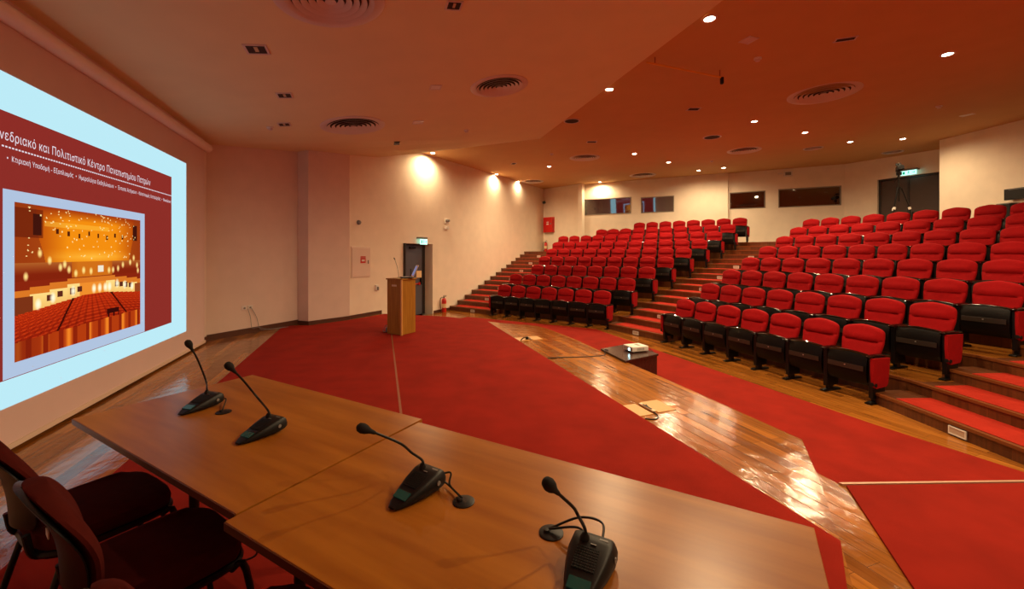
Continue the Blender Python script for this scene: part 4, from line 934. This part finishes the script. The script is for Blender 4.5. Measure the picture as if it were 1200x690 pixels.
names = ['nearest downlight at the soffit edge', 'second downlight along the soffit edge', 'nearest downlight over the right block', 'downlight over the middle aisle, mid ceiling', 'downlight left of the right-hand vent row', 'downlight above the larger booth window', 'downlight before the tripod camera', 'downlight left of centre over the left block', 'downlight right of the one left of centre', 'downlight just left of the middle pillar', 'downlight just above the middle pillar top', 'farthest downlight before the left booth window', 'downlight between soffit and left block', 'downlight beside the farthest vent', 'downlight washing the left wall, middle', 'downlight washing the far left corner', 'downlight washing the wall above the exit door']
DIM = (names[2], names[5], names[6], names[9], names[10], names[11])
extra = [V2(3.43, 3.1), V2(4.25, .75), V2(7.85, 3.16)]
def lamp(p, label, power=LAMP_W):
    o = empty('downlight', p, 0, label, 'downlight', 'ceiling downlights')
    MB().lathe([(.062, 0), (.092, 0), (.090, -.008), (.066, -.012)], 24, closed=True).build('trim_ring', M_vent, o)
    MB().lathe([(0, -.002), (.064, -.002), (.062, -.007), (0, -.011)], 24).build('bulb_face', M_glow, o)
    ld = bpy.data.lights.new('downlight_beam', 'SPOT'); ld.energy = power; ld.color = LAMP_C; ld.spot_size = radians(172); ld.spot_blend = .7; ld.shadow_soft_size = .07
    lo = bpy.data.objects.new('downlight_beam', ld); COL.objects.link(lo); lo.parent = o; lo.location = (0, 0, -.03)
for (px, py), nm in zip(LAMPS, names):
    p = onc(px, py); lamp(p, nm+' in the hall ceiling' if 'soffit' not in nm else nm, LAMP_W*(.45 if nm in DIM else .55 if 'wall' in nm or 'corner' in nm else 1.08))
for i, q in enumerate(extra): lamp(Vector((q.x, q.y, ceil(q.x, q.y))), 'downlight beyond the picture edge, %s' % ['beside the stage', 'behind the camera', 'over the right aisle', 'far right behind the camera'][i])
# soffit fittings
def sq(px, py, w_, label, ring=True, bright=False):
    o = centry('recessed_spot', px, py, 1, label, 'ceiling light', 'square fittings in the stage ceiling', 0); s = rad(px, py, w_, 1)
    mb = MB(); t = s*.22
    for a_, b__, c_, d_ in ((0, s, 2*s, t), (0, -s, 2*s, t), (s, 0, t, 2*s), (-s, 0, t, 2*s)): mb.box((a_, b__, -.005), (c_+t*(c_ > d_), d_, .012))
    mb.build('trim', M_vent, o); MB().box((0, 0, -.002), (2*s, 2*s, .006)).build('recess', M_white if bright else M_ventd, o)
    if not bright: MB().box((s*.1, 0, -.008), (s*1.0, s*.35, .01), bev=.002).build('lamp_tube', M_silver, o)
for a_ in ((300.5, 57.5, 22, 'square recessed fitting nearest the projection screen'), (532, 6, 17, 'square recessed fitting at the top edge of the picture'), (333.5, 111.5, 15, 'square recessed fitting in the middle of the left group'), (333, 145.5, 12, 'small square fitting farthest toward the left wall')): sq(*a_)
sq(510.5, 102, 12, 'pale square plate left of the soffit air vent', bright=True); sq(490, 143, 11, 'small pale square plate nearest the left wall spotlight', bright=True)
o = centry('dark_ceiling_fitting', 465, 167.5, 1, 'small dark oblong fitting in the stage ceiling by the wall', 'ceiling fitting'); MB().box((0, 0, -.01), (.22, .12, .02), bev=.004).build('body', M_dframe, o); MB().lathe([(0, -.02), (.03, -.02), (.025, -.03), (0, -.03)], 12).build('lens', M_grey, o)
def detector(px, py, slab, label):
    o = centry('smoke_detector', px, py, slab, label, 'smoke detector', 'ceiling smoke detectors'); MB().lathe([(0, 0), (.055, 0), (.055, -.02), (.04, -.025), (0, -.025)], 20).build('mount', M_white, o); MB().lathe([(0, -.025), (.038, -.025), (.032, -.05), (0, -.055)], 18).build('sensor_head', M_vent, o)
for a_ in ((316.5, 149, 1, 'white smoke detector beside the small square fitting'), (546.5, 152.5, 1, 'white smoke detector near the soffit corner'), (888, 68, 0, 'white smoke detector over the right block near the rod'), (834, 188.5, 0, 'tiny smoke detector near the middle of the far ceiling'), (646.5, 180, 0, 'tiny smoke detector beside the soffit corner'), (1100.5, 124, 0, 'smoke detector at right of the hall ceiling')): detector(*a_)
def slot(px, py, L_, W_, rz, label, m=None):
    o = centry('ceiling_slot', px, py, 0, label, 'ceiling fitting', 'oblong fittings in the hall ceiling', rz); MB().box((0, 0, -.004), (L_, W_, .008)).build('recess', M_ventd if m is None else m, o)
    MB().box((0, W_/2, -.006), (L_+.03, .015, .012)).box((0, -W_/2, -.006), (L_+.03, .015, .012)).box((L_/2, 0, -.006), (.015, W_, .012)).box((-L_/2, 0, -.006), (.015, W_, .012)).build('trim', M_vent, o)
ru = atan2(uR.y, uR.x)
slot(991, 45.5, .24, .10, ru+.9, 'dark oblong ceiling fitting near the top right'); slot(813, 127.5, .24, .16, ru+1.2, 'dark oblong fitting in the middle of the hall ceiling'); slot(693.5, 166, .26, .16, ru+1.2, 'small oblong fitting left of centre near the soffit'); slot(877.5, 46.5, .16, .16, ru, 'faint square cover near the rod', M_vent); slot(602, 191.5, .25, .15, ru, 'small oblong fitting near the left wall'); slot(1133.5, 134.5, .2, .12, ru, 'pale oblong cover at right of the hall ceiling', M_vent)
zr = onc(800, 80).z-.13; p1 = X(846, 91.5, zr); p0 = X(758, 73, zr)
o = empty('ceiling_rod', (p1.x, p1.y, p1.z), 0, 'thin golden rod under the hall ceiling with a black fitting at its end', 'rod')
MB().tube([(0, 0, .01), tuple(p0-p1)], .014, 10).build('rod', mat('golden_paint', lin((236, 176, 70)), .6), o)
for t in (.03, .9): q = (p0-p1)*t; MB().tube([tuple(q), (q.x, q.y, .128)], .008, 6).build('hanger', M_brass, o)
MB().box((0, 0, -.04), (.05, .05, .11), bev=.01).lathe([(0, -.10), (.02, -.10), (.022, -.09), (0, -.09)], 12).build('black_fitting', M_black, o)
